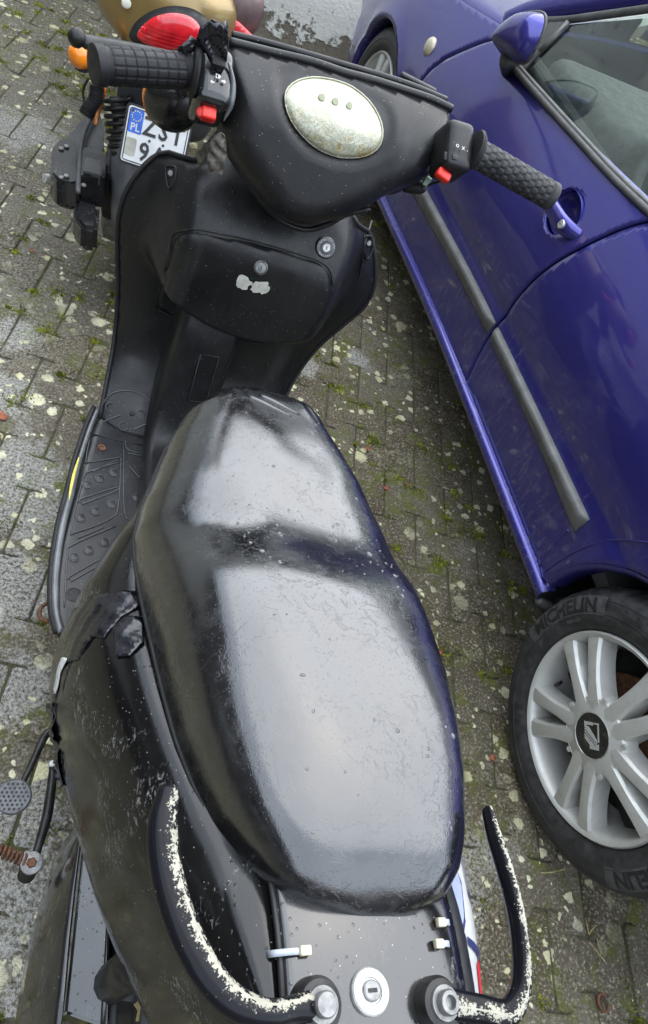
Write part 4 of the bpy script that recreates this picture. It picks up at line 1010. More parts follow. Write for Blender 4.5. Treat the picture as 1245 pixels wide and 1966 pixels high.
decal2('lamp_mark', [(-.9, .8), (-.2, .8), (-.2, .55), (-.6, .5), (-.6, -.5), (-.2, -.55), (-.2, -.8), (-.9, -.8)], face(417, 152, .648)+HN*.007, .0034, Lh)
decal2('lamp_mark', [(0, .8), (.7, .6), (1, 0), (.7, -.6), (0, -.8)], face(417, 152, .648)+HN*.007, .0034, Lh)
tube('cable_sleeve', [face(440, 120, .66), face(448, 160, .655), face(444, 200, .645), face(430, 232, .64)], [.002, .0035, .004, .001], M['silvertrim'], Lh, 8, sm=24)
# left brake lever
lev = tube('brake_lever', [SF.t(352, 113, .70), SF.t(320, 106, .71), SF.t(270, 96, .715), SF.t(215, 87, .71), SF.t(165, 80, .70)], [(.006, .006), (.009, .006), (.0105, .006), (.011, .007), (.0115, .008)], M['iron'], scooter, 12, sm=30, rnd=True)
bc = SF.t(148, 72, .695); lathe('lever_ball', [(.0005, -.012), (.006, -.0105), (.0105, -.005), (.012, 0), (.0105, .005), (.006, .0105), (.0005, .012)], M['iron'], lev, bc, (0, 0, 1), 20, sh=90)
tube('lever_perch', [SF.t(352, 113, .70), SF.t(390, 100, .69)], .012, M['iron'], lev, 10)
# torn black plastic wrapped over the left clamp
def crumpled(name, px, tdep, m, seed, amp=.008, cell=.004, off=.0):
    pts = [SF.t(x, y, tdep) for x, y in px]; p2 = [(p[0], p[2]) for p in pts]; r = random.Random(seed); ph = [(r.uniform(60, 260), r.uniform(60, 260), r.uniform(0, 6)) for _ in range(6)]
    def fn(U, d):
        z = sum(np.abs(np.sin(U[:, 0]*a+U[:, 1]*b2+c)) for a, b2, c in ph)/6; return np.stack([U[:, 0], tdep-amp*2*z, U[:, 1]], 1)
    return panel(name, p2, fn, M[m], scooter, cell, thick=.0009)
crumpled('torn_wrap', [(340, 108), (344, 80), (366, 64), (385, 66), (398, 40), (412, 24), (418, 34), (436, 32), (440, 60), (436, 110), (425, 135), (408, 120), (396, 92), (372, 88), (355, 112)], .665, 'tape', 4, .010)
crumpled('torn_wrap', [(378, 66), (384, 45), (402, 32), (432, 40), (428, 66), (412, 58), (396, 70), (388, 84)], .655, 'tape', 9, .010)
crumpled('torn_boot', [(398, 300), (402, 268), (418, 246), (432, 250), (436, 290), (428, 330), (414, 318), (405, 325)], .655, 'torn', 3, .008)
crumpled('torn_boot', [(375, 290), (400, 262), (416, 244), (422, 256), (404, 285), (385, 318)], .70, 'torn', 6, .006)
# left front indicator, seen from behind
li = SF.t(335, 200, .80); aI = nrm((-.15, 1, .05))
ind = lathe('front_indicator', [(.0, -.02), (.025, -.018), (.042, -.006), (.045, .004)], M['lowbox'], scooter, li, aI, 36, sh=80)
lathe('indicator_lens', [(.046, .003), (.047, .012), (.036, .03), (.0, .036)], M['orange'], ind, li, aI, 36, sh=80)
tube('indicator_stem', [li, SF.t(392, 215, .76)], .014, M['dark'], ind, 10)
# right switch housing
RC = SF.t(880, 283, .655); RX = nrm(GR1-GR0); RN = nrm(np.array((0, -.62, .78))-RX*np.dot((0, -.62, .78), RX)); RY = np.cross(RN, RX)
Rh = rbox('switch_housing', (.044, .070, .060), M['matte'], scooter, RC-RN*.018, (HX, HY, HN), bev=.014, seg=4)
rbox('switch_slot', (.028, .012, .006), M['dark'], Rh, SF.t(868, 304, .636), (HX, HY, HN), bev=.002)
rbox('switch_slider', (.009, .008, .008), M['iron'], Rh, SF.t(872, 303, .632), (HX, HY, HN), bev=.002)
rbox('starter_button', (.022, .014, .013), M['red'], Rh, SF.t(851, 337, .628), (HX*.93-HY*.36, HY*.93+HX*.36, HN), bev=.004, seg=3)
for k, (x, y, g) in enumerate(((876, 281, 'o'), (887, 286, 'x'), (895, 289, '.'))): text('switch_mark', g, .010, (lambda c: (lambda u, v, w: c+HX*u+HY*v+HN*w))(SF.t(x, y, .640)+HN*.004), M['white'], Rh, .0004)
# wires, fuse boot and right indicator under the right side
wr = tube('wire', [SF.t(738, 358, .70), SF.t(775, 354, .70), SF.t(815, 356, .69), SF.t(838, 350, .68), SF.t(856, 344, .67)], .0022, M['dark'], scooter, 8, sm=24)
tube('wire_boot', [SF.t(772, 357, .70), SF.t(780, 358, .70), SF.t(808, 361, .695), SF.t(816, 360, .69)], [.004, .009, .009, .005], M['rubber'], wr, 10, sm=14)
tube('wire', [SF.t(740, 352, .705), SF.t(780, 350, .70), SF.t(812, 352, .695)], .0016, M['dark'], wr, 6, sm=14)
rbox('wire_clip', (.010, .008, .014), simple('pale_green_clip', (.32, .45, .38), .5), wr, SF.t(820, 347, .69), bev=.002)
ri = SF.t(742, 352, .76); ind2 = lathe('front_indicator', [(.0, -.02), (.022, -.018), (.030, -.006), (.032, .004)], M['lowbox'], scooter, ri+np.array((0.012, .03, 0)), nrm((.15, 1, .05)), 30, sh=80)
prism('indicator_lens', [(-.012, -.002), (-.004, .004), (.004, .012), (.004, -.010), (-.002, -.006)], .004, lambda u, v, w: SF.t(748, 352, .69)+np.array((u, -w, v*1.0)), M['orange'], ind2)

# ---- grab rails, bolts, lock, ties
def rail(px, rr, tag_, m='rail'):
    r = tube('grab_rail', [SF.h(x, y, h) for x, y, h in px], [(a*.72, b*.80) for a, b in rr], M[m], scooter, 24, sm=70, uv=True, rnd=True); tag(r, tag_); return r
rlL = rail([(322, 1525, .868), (312, 1590, .870), (322, 1680, .872), (352, 1780, .874), (398, 1868, .872), (452, 1925, .868), (512, 1946, .862), (560, 1938, .856), (608, 1930, .852)],
     [(.012, .010), (.0155, .012), (.0160, .012), (.0155, .012), (.0150, .012), (.0145, .012), (.013, .011), (.012, .010), (.015, .008)], 'chipped black left grab rail')
rlR = rail([(936, 1556, .868), (948, 1602, .870), (968, 1665, .872), (988, 1740, .872), (1000, 1820, .870), (1000, 1895, .866), (975, 1945, .862), (925, 1938, .857), (858, 1926, .852)],
     [(.0055, .009), (.0075, .011), (.0085, .012), (.0088, .012), (.009, .012), (.011, .012), (.014, .012), (.0145, .010), (.015, .008)], 'chipped black right grab rail', 'rail2')
for (x, y), par in (((616, 1930), rlL), ((850, 1926), rlR)):
    c = SF.h(x, y, .853); lathe('mount_collar', [(.019, -.016), (.019, -.004), (.0165, .001), (.011, .003), (.010, .001)], M['iron'], par, c, (0, 0, 1), 32)
    lathe('washer', [(.010, .002), (.0125, .003), (.0120, .005), (.007, .0055)], M['zinc'], par, c, (0, 0, 1), 28)
    lathe('bolt', [(.0086, .005), (.0088, .010), (.0076, .0118), (.0, .0116)] if par is rlL else [(.0088, .005), (.0088, .010), (.0078, .0118), (.005, .0118), (.0046, .007), (0, .007)], M['zinc'], par, c, (0, 0, 1), 28 if par is rlL else 24)
lk = SF.onh(710, 1904, tail_h, .84); lkn = nrm((0, .12, 1))
sl = lathe('seat_lock', [(.0162, -.002), (.0162, .0022), (.0150, .0036), (.0092, .0038), (.0085, .0026), (.0, .0026)], M['nickel'], scooter, lk, lkn, 40)
lathe('barrel', [(.0075, .002), (.0074, .0046), (.0064, .0053), (0, .0053)], M['zinc'], sl, lk, lkn, 28)
l1, l2, l3 = frame_to(lkn, (0, 1, 0)); rbox('key_slot', (.0075, .0028, .0012), M['dark'], sl, lk+lkn*.0056, (l1, l2, l3), bev=.0004)
def tie(a, b, hd, w=.0048):
    """nylon tie: strap arching from a to b with its square head at hd"""
    a, b = SF.onh(*a, tail_h, .84), SF.onh(*b, tail_h, .84); up = np.array((0, 0, 1.0)); d = nrm(b-a); sd = np.cross(up, d)
    z = empty('zip_tie'); z.parent = scooter; P = []
    for k in range(13):
        f = k/12; c = a+(b-a)*f+up*(.0012+.0045*math.sin(PI*f)**.7-(.006 if k in (0, 12) else 0)); P.append([c-sd*w/2, c+sd*w/2])
    surf('strap', P, M['nylon'], z, thick=.0012, out=(0, 0, 1))
    c = (b if hd else a)+up*.004; rbox('head', (.0088, .0072, .006), M['offwhite'], z, c, (d, sd, up), bev=.0014, seg=3)
    return z
tie((516, 1832), (582, 1826), 1); tie((862, 1772), (842, 1772), 1); tie((862, 1813), (838, 1813), 1)
# ================================================================ gold scooter ahead
L2 = rad(-5); O2 = (-.12, 1.5, 0)
SF2 = Frame(O2, ((math.cos(L2), 0, math.sin(L2)), (0, 1, 0), (-math.sin(L2), 0, math.cos(L2))))
moped = empty('motor_scooter', O2, (0, L2, 0))
tag(moped, 'gold and grey scooter with a red tail light and number plate, parked ahead', 'scooter')
T2, H2 = SF2.t, SF2.h
# tail cowl: rounded shell narrowing to the back
c0 = T2(318, 40, -.06)
TC = []
for k in range(22):
    f = k/21; t = -.10+.55*f; w = .178*math.sqrt(max(0, 1-(1-min(1, f*2.6+.10))**2))+.02*f; hh = .085+.03*f; zc = .775+.05*f
    TC.append([(-.035+w*math.copysign(abs(math.cos(a))**.75, math.cos(a)), t, zc+hh*math.copysign(abs(math.sin(a))**.8, math.sin(a))) for a in np.linspace(0, 2*PI, 41)[:-1]])
cowl = surf('tail_cowl', TC, M['gold'], moped, closev=True, caps=True)
# dark tail-light recess and ribbed lens
rim = [(243, 78), (258, 48), (290, 26), (330, 16), (372, 22), (402, 44), (400, 80), (372, 104), (330, 108), (292, 106), (262, 96)]
R2 = [T2(x, y, -.118) for x, y in rim]
panel('lamp_surround', dense(round_poly([(p[0], p[2]) for p in R2], .02, 4), .006), lambda U, d: np.stack([U[:, 0], -.100-.024*np.sqrt(np.clip(1-(1-np.clip(d/.03, 0, 1))**2, 0, 1)), U[:, 1]], 1), M['dark'], moped, .006)
ln = [(258, 74), (274, 50), (300, 32), (335, 26), (368, 34), (388, 56), (380, 84), (350, 98), (318, 100), (285, 92)]
N2 = [T2(x, y, -.13) for x, y in ln]; zmid = np.mean([p[2] for p in N2])
def lens2(U, d):
    rib = .0016*np.sin(U[:, 1]*2*PI/.0075)*(U[:, 1] < zmid+.006); return np.stack([U[:, 0], -.122-.018*np.sqrt(np.clip(1-(1-np.clip(d/.035, 0, 1))**2, 0, 1))+rib, U[:, 1]], 1)
tlamp = panel('tail_light', dense(round_poly([(p[0], p[2]) for p in N2], .02, 4), .004), lens2, M['redlens'], moped, .0028)
lathe('lens_screw', [(0, .002), (.004, .002), (.005, 0)], M['redlens'], tlamp, T2(275, 56, -.14), (0, -1, .2), 12)
# seat end and red-white sticker on the right
lathe('pillion_pad', [(.0, -.05), (.03, -.045), (.055, -.02), (.06, .02), (.05, .06), (0, .08)], M['mauve'], moped, T2(455, 22, .02), (0, .3, 1), 24, sh=80)
st = [T2(x, y, -.02) for x, y in ((430, 42), (452, 38), (500, 84), (470, 82), (440, 66))]
panel('sticker', dense([(p[0], p[2]) for p in st], .006), lambda U, d: np.stack([U[:, 0], -.02-.004*np.clip(d/.01, 0, 1), U[:, 1]], 1), M['reddecal'], moped, .005, thick=.02, off=1)
for a in (((438, 52), (452, 66)), ((462, 62), (482, 80))): tube('sticker_stripe', [T2(*a[0], -.027), T2(*a[1], -.027)], [(.006, .0015)]*2, M['white'], moped, 6)
lathe('painted_glint', [(0, .002), (.007, .0015), (.010, 0)], M['clear'], moped, T2(243, 6, -.10), (0, -.8, .6), 16)  # pale disc standing in for a white reflection on the cowl
# rear indicator
oc = T2(155, 112, -.12); oi = lathe('rear_indicator', [(0, -.03), (.016, -.028), (.024, -.012), (.026, .0)], M['dark'], moped, oc+np.array((.004, .012, -.006)), (0, -1, .3), 24, sh=80)
lathe('indicator_lens', [(.0245, -.006), (.026, .0), (.025, .012), (.018, .026), (.0, .033)], M['orange'], oi, oc+np.array((.0, .010, .0)), nrm((-.25, -.8, .55)), 28, sh=80)
tube('indicator_stem', [oc+np.array((.02, .03, -.01)), oc+np.array((.10, .08, .02))], .011, M['dark'], oi, 10)
# mudguard
mgp = [T2(x, y, -.13) for x, y in ((212, 268), (232, 262), (262, 300), (330, 340), (345, 430), (300, 520), (232, 530), (212, 450), (205, 380), (203, 310))]
mgz = mgp[5][2]
panel('rear_mudguard', dense(round_poly([(p[0], p[2]) for p in mgp], .03, 4), .01), lambda U, d: np.stack([U[:, 0], -.10-.05*(1-(1-np.clip(d/.05, 0, 1))**2)+.10*np.clip((U[:, 1]-mgz)/.3, 0, 1)**2, U[:, 1]], 1), M['guard'], moped, .010, thick=.006, out=(0, -1, .2))
tube('plate_bracket', [(-.045, -.06, .60), (-.04, .04, .70)], (.03), M['dark'], moped, 10)
# number plate
PTL, PTR, PBL = T2(249, 200, -.10), T2(366, 241, -.10), T2(230, 306, -.16)
ex = nrm(PTR-PTL); ey = nrm((PTL-PBL)-ex*np.dot(PTL-PBL, ex)); en = np.cross(ex, ey); pw, ph = .143, .120
pc = PTL+ex*pw/2-ey*ph/2
en = en if en[1] < 0 else -en
pl_ = empty('number_plate'); pl_.parent = moped
PF = lambda x, y, z=0: pc+ex*x+ey*y+en*z
prism('plate_frame', round_poly([(-pw/2-.005, -ph/2-.005), (pw/2+.005, -ph/2-.005), (pw/2+.005, ph/2+.005), (-pw/2-.005, ph/2+.005)], .010), .005, lambda u, v, w: PF(u, v, w-.006), M['dark'], pl_)
prism('plate_face', round_poly([(-pw/2, -ph/2), (pw/2, -ph/2), (pw/2, ph/2), (-pw/2, ph/2)], .008), .0035, lambda u, v, w: PF(u, v, w-.002), M['plate'], pl_, .0008)
edge = round_poly([(-pw/2+.004, -ph/2+.004), (pw/2-.004, -ph/2+.004), (pw/2-.004, ph/2-.004), (-pw/2+.004, ph/2-.004)], .007, 5)
tube('embossed_rim', [PF(x, y, .0015) for x, y in list(edge)+[edge[0]]], .0012, M['platechar'], pl_, 6)
prism('country_band', round_poly([(-pw/2+.005, .005), (-pw/2+.036, .005), (-pw/2+.036, ph/2-.005), (-pw/2+.005, ph/2-.005)], .003), .0008, lambda u, v, w: PF(u, v, w+.0016), M['plateblue'], pl_)
def ptext(s, x, y, size, m, sx=1.0, z=.0024, nm='plate_character'): text(nm, s, size, lambda u, v, w: PF(x+u, y+v, z+w), M[m], pl_, .0005, sx, bold=.02)
ptext('PL', -pw/2+.0205, .0165, .023, 'white', .95)
for k in range(12):
    a = 2*PI*k/12; cx, cy = -pw/2+.0205+.0105*math.cos(a), .041+.0105*math.sin(a)
    star = [((.0021 if i % 2 == 0 else .0009)*math.sin(PI*i/5), (.0021 if i % 2 == 0 else .0009)*math.cos(PI*i/5)) for i in range(10)]
    prism('star', star, .0003, lambda u, v, w: PF(cx+u, cy+v, .0025+w), M['euyellow'], pl_)
for ch, x in (('Z', -.018), ('S', .014), ('T', .046)): ptext(ch, x, .026, .056, 'platechar', .86)
for ch, x in (('9', -.022), ('A', .012)): ptext(ch, x, -.030, .056, 'platechar', .86)
for x, y in ((-.014, -.001), (.018, -.001)): lathe('screw', [(0, .004), (.0028, .004), (.0032, 0)], M['platechar'], pl_, PF(x, y), en, 12)
for x, y in ((-pw/2+.010, ph/2-.009), (pw/2-.012, ph/2-.014)): lathe('screw', [(0, .004), (.003, .004), (.0036, 0)], M['platechar'], pl_, PF(x, y), en, 12)
prism('seal_sticker', round_poly([(-pw/2+.006, -.045), (-pw/2+.03, -.045), (-pw/2+.03, -.006), (-pw/2+.006, -.006)], .005), .0006, lambda u, v, w: PF(u, v, w+.0016), M['clear'], pl_)
# shock spring left of the plate
a, b2 = T2(225, 185, .02), T2(238, 292, -.02); d = b2-a; L = np.linalg.norm(d); f1, f2, f3 = frame_to(d)
sh2 = tube('shock_absorber', [a, b2], .018, M['dark'], moped, 14)
tube('coil_spring', [a+f3*L*k/200+f1*.033*math.cos(k*.235)+f2*.033*math.sin(k*.235) for k in range(201)], .0056, M['iron'], sh2, 8)
rbox('rear_rack_plate', (.09, .02, .05), M['grey'], moped, T2(262, 178, .04), bev=.006)
# air filter box
def at2(x, y, h): return H2(x, y, h)
ab = empty('air_filter_box'); ab.parent = moped
def hexbox(name, px, h0, h1, m, par, bev=.006):
    bm = bmesh.new(); top = [H2(x, y, h1) for x, y in px]; bt = [np.array((p[0], p[1], h0)) for p in top]; n = len(px)
    v = [bm.verts.new(Vector(p)) for p in list(top)+bt]; bm.faces.new(v[:n]); bm.faces.new(v[n:][::-1])
    for i in range(n): bm.faces.new((v[i], v[n+i], v[n+(i+1) % n], v[(i+1) % n]))
    bmesh.ops.bevel(bm, geom=list(bm.edges), offset=bev, segments=2, affect='EDGES'); return bmobj(name, bm, m, par)
hexbox('case', [(128, 262), (178, 200), (190, 205), (200, 245), (200, 330), (150, 345), (128, 320)], .31, .40, M['grey'], ab)
hexbox('cover', [(97, 330), (100, 282), (118, 262), (150, 268), (152, 352), (136, 346), (112, 345)], .33, .405, M['lowbox'], ab)
hexbox('lid', [(160, 280), (205, 292), (202, 340), (156, 335)], .34, .425, M['lowbox'], ab, .004)
hexbox('lid_window', [(164, 300), (196, 308), (194, 336), (160, 328)], .40, .430, M['grey'], ab, .002)
hexbox('intake', [(146, 378), (192, 392), (188, 440), (160, 436), (140, 412)], .29, .36, M['lowbox'], ab, .010)
tube('seam', [H2(x, y, .42) for x, y in ((186, 205), (160, 262), (152, 330), (150, 370))], .006, M['grey'], ab, 8, sm=20)
for x, y in ((118, 285), (128, 281), (118, 341), (128, 338), (161, 356)): lathe('screw', [(0, .004), (.006, .003), (.007, 0)], M['zinc'], ab, H2(x, y, .408), (0, 0, 1), 10)
lathe('drain_cap', [(.0, .02), (.012, .018), (.014, 0), (.012, -.02)], M['nickel'], ab, H2(98, 345, .30), (-.5, -.3, .2), 14)
# breather hose with rings
hp2 = smooth_path([T2(187, 165, -.02), T2(184, 190, -.03), T2(172, 208, -.04), T2(165, 222, -.05)], 60)
tube('breather_hose', hp2, [.017+.0022*math.sin(k*1.9) for k in range(60)], M['rubber'], moped, 14)
tube('orange_hose', [T2(203, 168, .02), T2(196, 200, .01), T2(188, 215, .0), T2(184, 240, -.02)], .004, M['orange'], moped, 8, sm=20)
tube('cable', [T2(170, 150, .0), T2(160, 175, .0), T2(163, 200, -.01)], .003, M['dark'], moped, 6, sm=16)
rbox('engine_block', (.14, .34, .17), M['zinc'], moped, (-.09, .12, .27), bev=.03)
rbox('cooling_shroud', (.12, .22, .14), M['dark'], moped, (-.10, .05, .33), bev=.02)
rbox('body', (.26, 1.0, .32), M['grey'], moped, (-.02, .62, .56), bev=.09, seg=4)
surf('pillion_seat', [[(-.02+.13*math.cos(a), .06+.6*k/8, .86+.05*math.sin(a)+.02*math.sin(k)) for a in np.linspace(PI, 0, 13)] for k in range(9)], M['vinyl'], moped, thick=.01)
scoot_wheel(.10, .235, .11, moped, (-.03, 0)); scoot_wheel(1.30, .235, .10, moped, (-.03, 0))
surf('front_shield', [[(-.02+.2*math.cos(a), 1.12+.1*math.sin(a), .35+.6*k/6) for a in np.linspace(PI, 0, 13)] for k in range(7)], M['gold'], moped, thick=.01)
tube('handlebar', [(-.35, 1.0, 1.02), (-.02, 1.06, 1.04), (.31, 1.0, 1.02)], .014, M['iron'], moped, 10)
rbox('floorboard', (.34, .40, .05), M['grey'], moped, (-.02, .95, .32), bev=.02)
tube('side_stand', [(-.10, .45, .26), (-.20, .42, .02)], .010, M['iron'], moped, 8)
# ================================================================ blue car
CA = rad(5.5)
CO = Frame((.816, .0786, 0), ((math.cos(CA), -math.sin(CA), 0), (math.sin(CA), math.cos(CA), 0), (0, 0, 1)))
car = empty('parked_car', (.816, .0786, 0), (0, 0, CA))
tag(car, 'dark metallic blue three-door car with silver wheels beside the scooter', 'car')
CW = 1.64
_fx = sp([.15, .22, .29, .38, .46, .52, .545, .60, .68, .74, .80, .86, .90, .95, 1.0], [.06, .03, .014, .006, .0, .0, .003, -.006, -.008, .0, .014, .034, .050, .075, .11])
def fx(y, z):
    y, z = np.asarray(y, float), np.asarray(z, float); zb = z+.036*(y-.4)
    x = _fx(zb)+.10*np.clip(y-2.35, 0, 2)**2+.05*np.clip(-.25-y, 0, 2)**2
    for yc, zc, r in ((0, .298, .355), (2.5, .285, .335)):
        d = np.hypot(y-yc, z-zc)-r; x = x-.010*np.exp(-(d/.035)**2)
    return x
def side(U, d): return np.stack([fx(U[:, 0], U[:, 1]), U[:, 0], U[:, 1]], 1)
def cx(px, py, f=None, x0=0.0):
    x = x0
    for _ in range(20):
        p = CO.s(px, py, x); x = .5*x+.5*float(fx(p[1], p[2]) if f is None else f(p[1], p[2]))
    return CO.s(px, py, x)
arc = lambda yc, zc, r, a0, a1, n=30: [(yc+r*math.cos(rad(a)), zc+r*math.sin(rad(a))) for a in np.linspace(a0, a1, n)]
gapR = [tuple(map(float, p)) for p in smooth_path([(1.010, .29), (1.028, .372), (1.036, .46), (1.030, .555), (1.006, .69), (.966, .80), (.930, .88), (.885, .945)], 24)]
gapF = [tuple(map(float, p)) for p in smooth_path([(1.80, .905), (1.89, .846), (1.985, .757), (2.045, .69), (2.08, .618), (2.098, .50), (2.10, .38), (2.09, .235)], 24)]
ov = []
for k in range(28):
    a = 2*PI*k/28; ov.append((1.104+.062*math.cos(a), .790+.050*math.sin(a)))
belt = [(1.06, .926), (1.228, .908), (1.418, .890), (1.635, .870), (1.74, .872)]
door_poly = [(y+.006, z) for y, z in gapR]+belt+[(y-.006, z) for y, z in gapF]+[(1.94, .25), (1.42, .288), (1.2, .298)]
door = panel('door', dense(door_poly, .02), side, M['blue'], car, .0065, thick=.016, holes=[ov], out=(-1, 0, 0))
fend = [(y+.006, z) for y, z in gapF[::-1]]+[(1.86, .895), (2.05, .86), (2.36, .806), (2.7, .725), (2.95, .62), (3.05, .48), (2.98, .30)]+arc(2.5, .285, .335, 2, 186)+[(2.165, .238)]
panel('front_fender', dense(fend, .02), side, M['blue'], car, .011, thick=.014, out=(-1, 0, 0))
quart = [(y-.006, z) for y, z in gapR[::-1]]+[(.95, .306), (.6, .312), (.372, .314)]+arc(0, .298, .355, 4, 178)+[(-.42, .30), (-.70, .34), (-.80, .6), (-.76, .96), (-.3, .985), (.2, .978), (.6, .962)]
panel('quarter_panel', dense(quart, .02), side, M['blue'], car, .011, thick=.014, out=(-1, 0, 0))
for g in (gapR, gapF): surf('gap_backing', [[(float(fx(y, z))+.020, y+k, z) for k in (-.03, .03)] for y, z in g], M['dark'], car)
# wheel-arch lips and dark liners
for yc, zc, r, a0, a1 in ((0, .298, .355, 4, 178), (2.5, .285, .335, 2, 184)):
    pts = arc(yc, zc, r, a0, a1, 50); surf('arch_lip', [[(float(fx(y, z))+dx, yc+(y-yc)*k, zc+(z-zc)*k) for dx, k in ((-.001, 1.006), (.0, .99), (.012, .965), (.05, .962))] for y, z in pts], M['blue'], car)
    surf('arch_liner', [[(dx, yc+(y-yc)*k, zc+(z-zc)*k) for dx, k in ((.05, .985), (.25, .98), (.26, .2))] for y, z in arc(yc, zc, r+.012, -4, 184, 40)], M['dark'], car)
tube('arch_crease', [cx(x, y)+np.array((-.001, 0, 0)) for x, y in ((1045, 1098), (1085, 1070), (1130, 1048), (1180, 1037), (1245, 1042), (1300, 1060))], .0025, M['blue'], car, 8, sm=40)
# sill
zs = sp([.3, .36, 1.0, 1.4, 1.95, 2.2], [.311, .311, .302, .288, .252, .236])
SL = [[(x, y, float(zs(y))+dz) for x, dz in ((.03, .004), (.016, .001), (.002, -.003), (-.006, -.009), (-.0075, -.017), (-.003, -.030), (.010, -.046), (.05, -.056), (.12, -.056))] for y in np.linspace(.335, 2.17, 60)]
sill = surf('sill', SL, M['blue'], car, thick=.004, out=(-1, 0, 0))
mesh('sill_end', [(x+.002, .337, z) for x, _, z in SL[0][1:]]+[(.12, .337, .31)], [tuple(range(9))], M['dark'], sill)
tube('jack_flap', [(.02, .335, .262), (.05, .325, .25)], [.012, .016], M['seal'], sill, 10, rnd=True)
# grey side mouldings
zl = sp([.3, .43, .7, 1.03, 1.36, 1.70, 2.1], [.455, .457, .459, .449, .428, .398, .360]); zu = sp([.3, .4, .67, 1.01, 1.29, 1.63, 2.1], [.510, .509, .503, .492, .480, .456, .425])
def mould(y0, y1, par):
    P = []
    for y in np.linspace(y0, y1, 40):
        a, b = float(zl(y)), float(zu(y)); e = min(1, (y-y0)/.012+.25, (y1-y)/.006+.4); x = float(fx(y, .5*(a+b)))
        P.append([(x+.004, y, a), (x-.004*e, y, a+.001), (x-.010*e, y, a+.010), (x-.014*e, y, a+.5*(b-a)), (x-.0175*e, y, b-.016), (x-.018*e, y, b-.009), (x-.013*e, y, b-.002), (x+.004, y, b)])
    return surf('side_moulding', P, M['mould'], par, caps=True)
mould(.402, 1.024, car); mould(1.046, 2.04, door)
# pressed crease below the moulding at the rear
tube('panel_crease', [cx(x, y)+np.array((.0005, 0, 0)) for x, y in ((1092, 1018), (1080, 1028), (1050, 1062), (1030, 1095), (1020, 1106))], .003, M['blue'], car, 8, sm=20)
# door handle
B = []
for k in range(7):
    f = k/6; B.append([(float(fx(1.098, .792))+.004+.032*math.sin(f*PI/2), 1.104+.063*(1-f**2.5)*math.cos(a), .790+.051*(1-f**2.5)*math.sin(a)) for a in np.linspace(0, 2*PI, 29)[:-1]])
surf('handle_cup', B, M['blue'], door, closev=True)
x0h = float(fx(1.08, .8)); hd = tube('door_handle', [cx(1056, 372)+np.array((.006, 0, 0)), cx(1068, 390)+np.array((-.022, 0, 0)), cx(1084, 415)+np.array((-.026, 0, 0)), cx(1098, 438)+np.array((-.022, 0, 0)), cx(1106, 452)+np.array((.004, 0, 0))], [(.013, .012), (.018, .012), (.020, .012), (.021, .013), (.017, .01)], M['blue'], car, 16, up=(-1, 0, 0), sm=26, rnd=True)
lkp = cx(1100, 437)+np.array((-.034, 0, 0)); lathe('key_lock', [(.0105, -.01), (.0105, .002), (.009, .0035), (0, .0035)], M['nickel'], hd, lkp, (-1, 0, .15), 24)
rbox('key_slot', (.001, .006, .0016), M['dark'], hd, lkp+np.array((-.0036, 0, 0)), bev=.0003)
# side repeater
rp = cx(826, 90); lathe('side_repeater', [(.030, -.004), (.030, .003), (.024, .010), (.012, .014), (0, .0145)], M['amberpale'], car, rp, (-1, 0, .1), 28, sh=80)
# belt seal, window, frame
gx = lambda y, z: .062+(z-.90)*.42
bl = [(940-60, 70), (1000, 150), (1060, 217), (1120, 283), (1180, 348), (1245, 410), (1330, 490)]
bpts = [cx(x, y, gx) for x, y in ((985, 122), (1000, 142), (1060, 210), (1120, 276), (1180, 341), (1245, 403), (1330, 480))]
tube('belt_seal', [p+np.array((-.006, 0, 0)) for p in bpts], [(.010, .009)]*7, M['seal'], door, 10, sm=50)
tube('belt_trim', [p+np.array((-.001, 0, .010)) for p in bpts], [(.006, .006)]*7, M['mould'], door, 8, sm=50)
wpx = [(1000, 132), (1035, 100), (1092, 46), (1150, 38), (1245, 26), (1420, 10), (1420, 520), (1330, 470), (1245, 395), (1120, 268), (1060, 202)]
wp = [cx(x, y, gx) for x, y in wpx]
panel('side_window', [(p[1], p[2]) for p in wp], lambda U, d: np.stack([gx(U[:, 0], U[:, 1])+.006, U[:, 0], U[:, 1]], 1), M['glass'], car, .03)
tri = [cx(x, y, gx) for x, y in ((985, 120), (1003, 60), (1055, 32), (1094, 36), (1090, 50), (1030, 108), (1000, 140))]
panel('mirror_sail', [(p[1], p[2]) for p in tri], lambda U, d: np.stack([gx(U[:, 0], U[:, 1])-.004, U[:, 0], U[:, 1]], 1), M['seal'], car, .012, thick=.01, out=(-1, 0, 0))
tube('window_post', [cx(1036, 98, gx), cx(1062, 74, gx), cx(1092, 42, gx)], [(.009, .006)]*3, M['mould'], car, 8)
up_ = [cx(x, y, gx) for x, y in ((1050, 40), (1090, 38), (1150, 30), (1245, 17), (1420, -8))]
tube('window_frame', up_, [(.007, .010)]*5, M['seal'], car, 10, sm=40)
rf = [cx(x, y, gx)+np.array((.012, 0, .01)) for x, y in ((965, 50), (1010, 32), (1060, 20), (1150, 6), (1245, -8), (1420, -40))]
tube('roof_pillar', rf, [(.022, .035)]*6, M['blue'], car, 14, sm=40)
roofz = rf[-1][2]
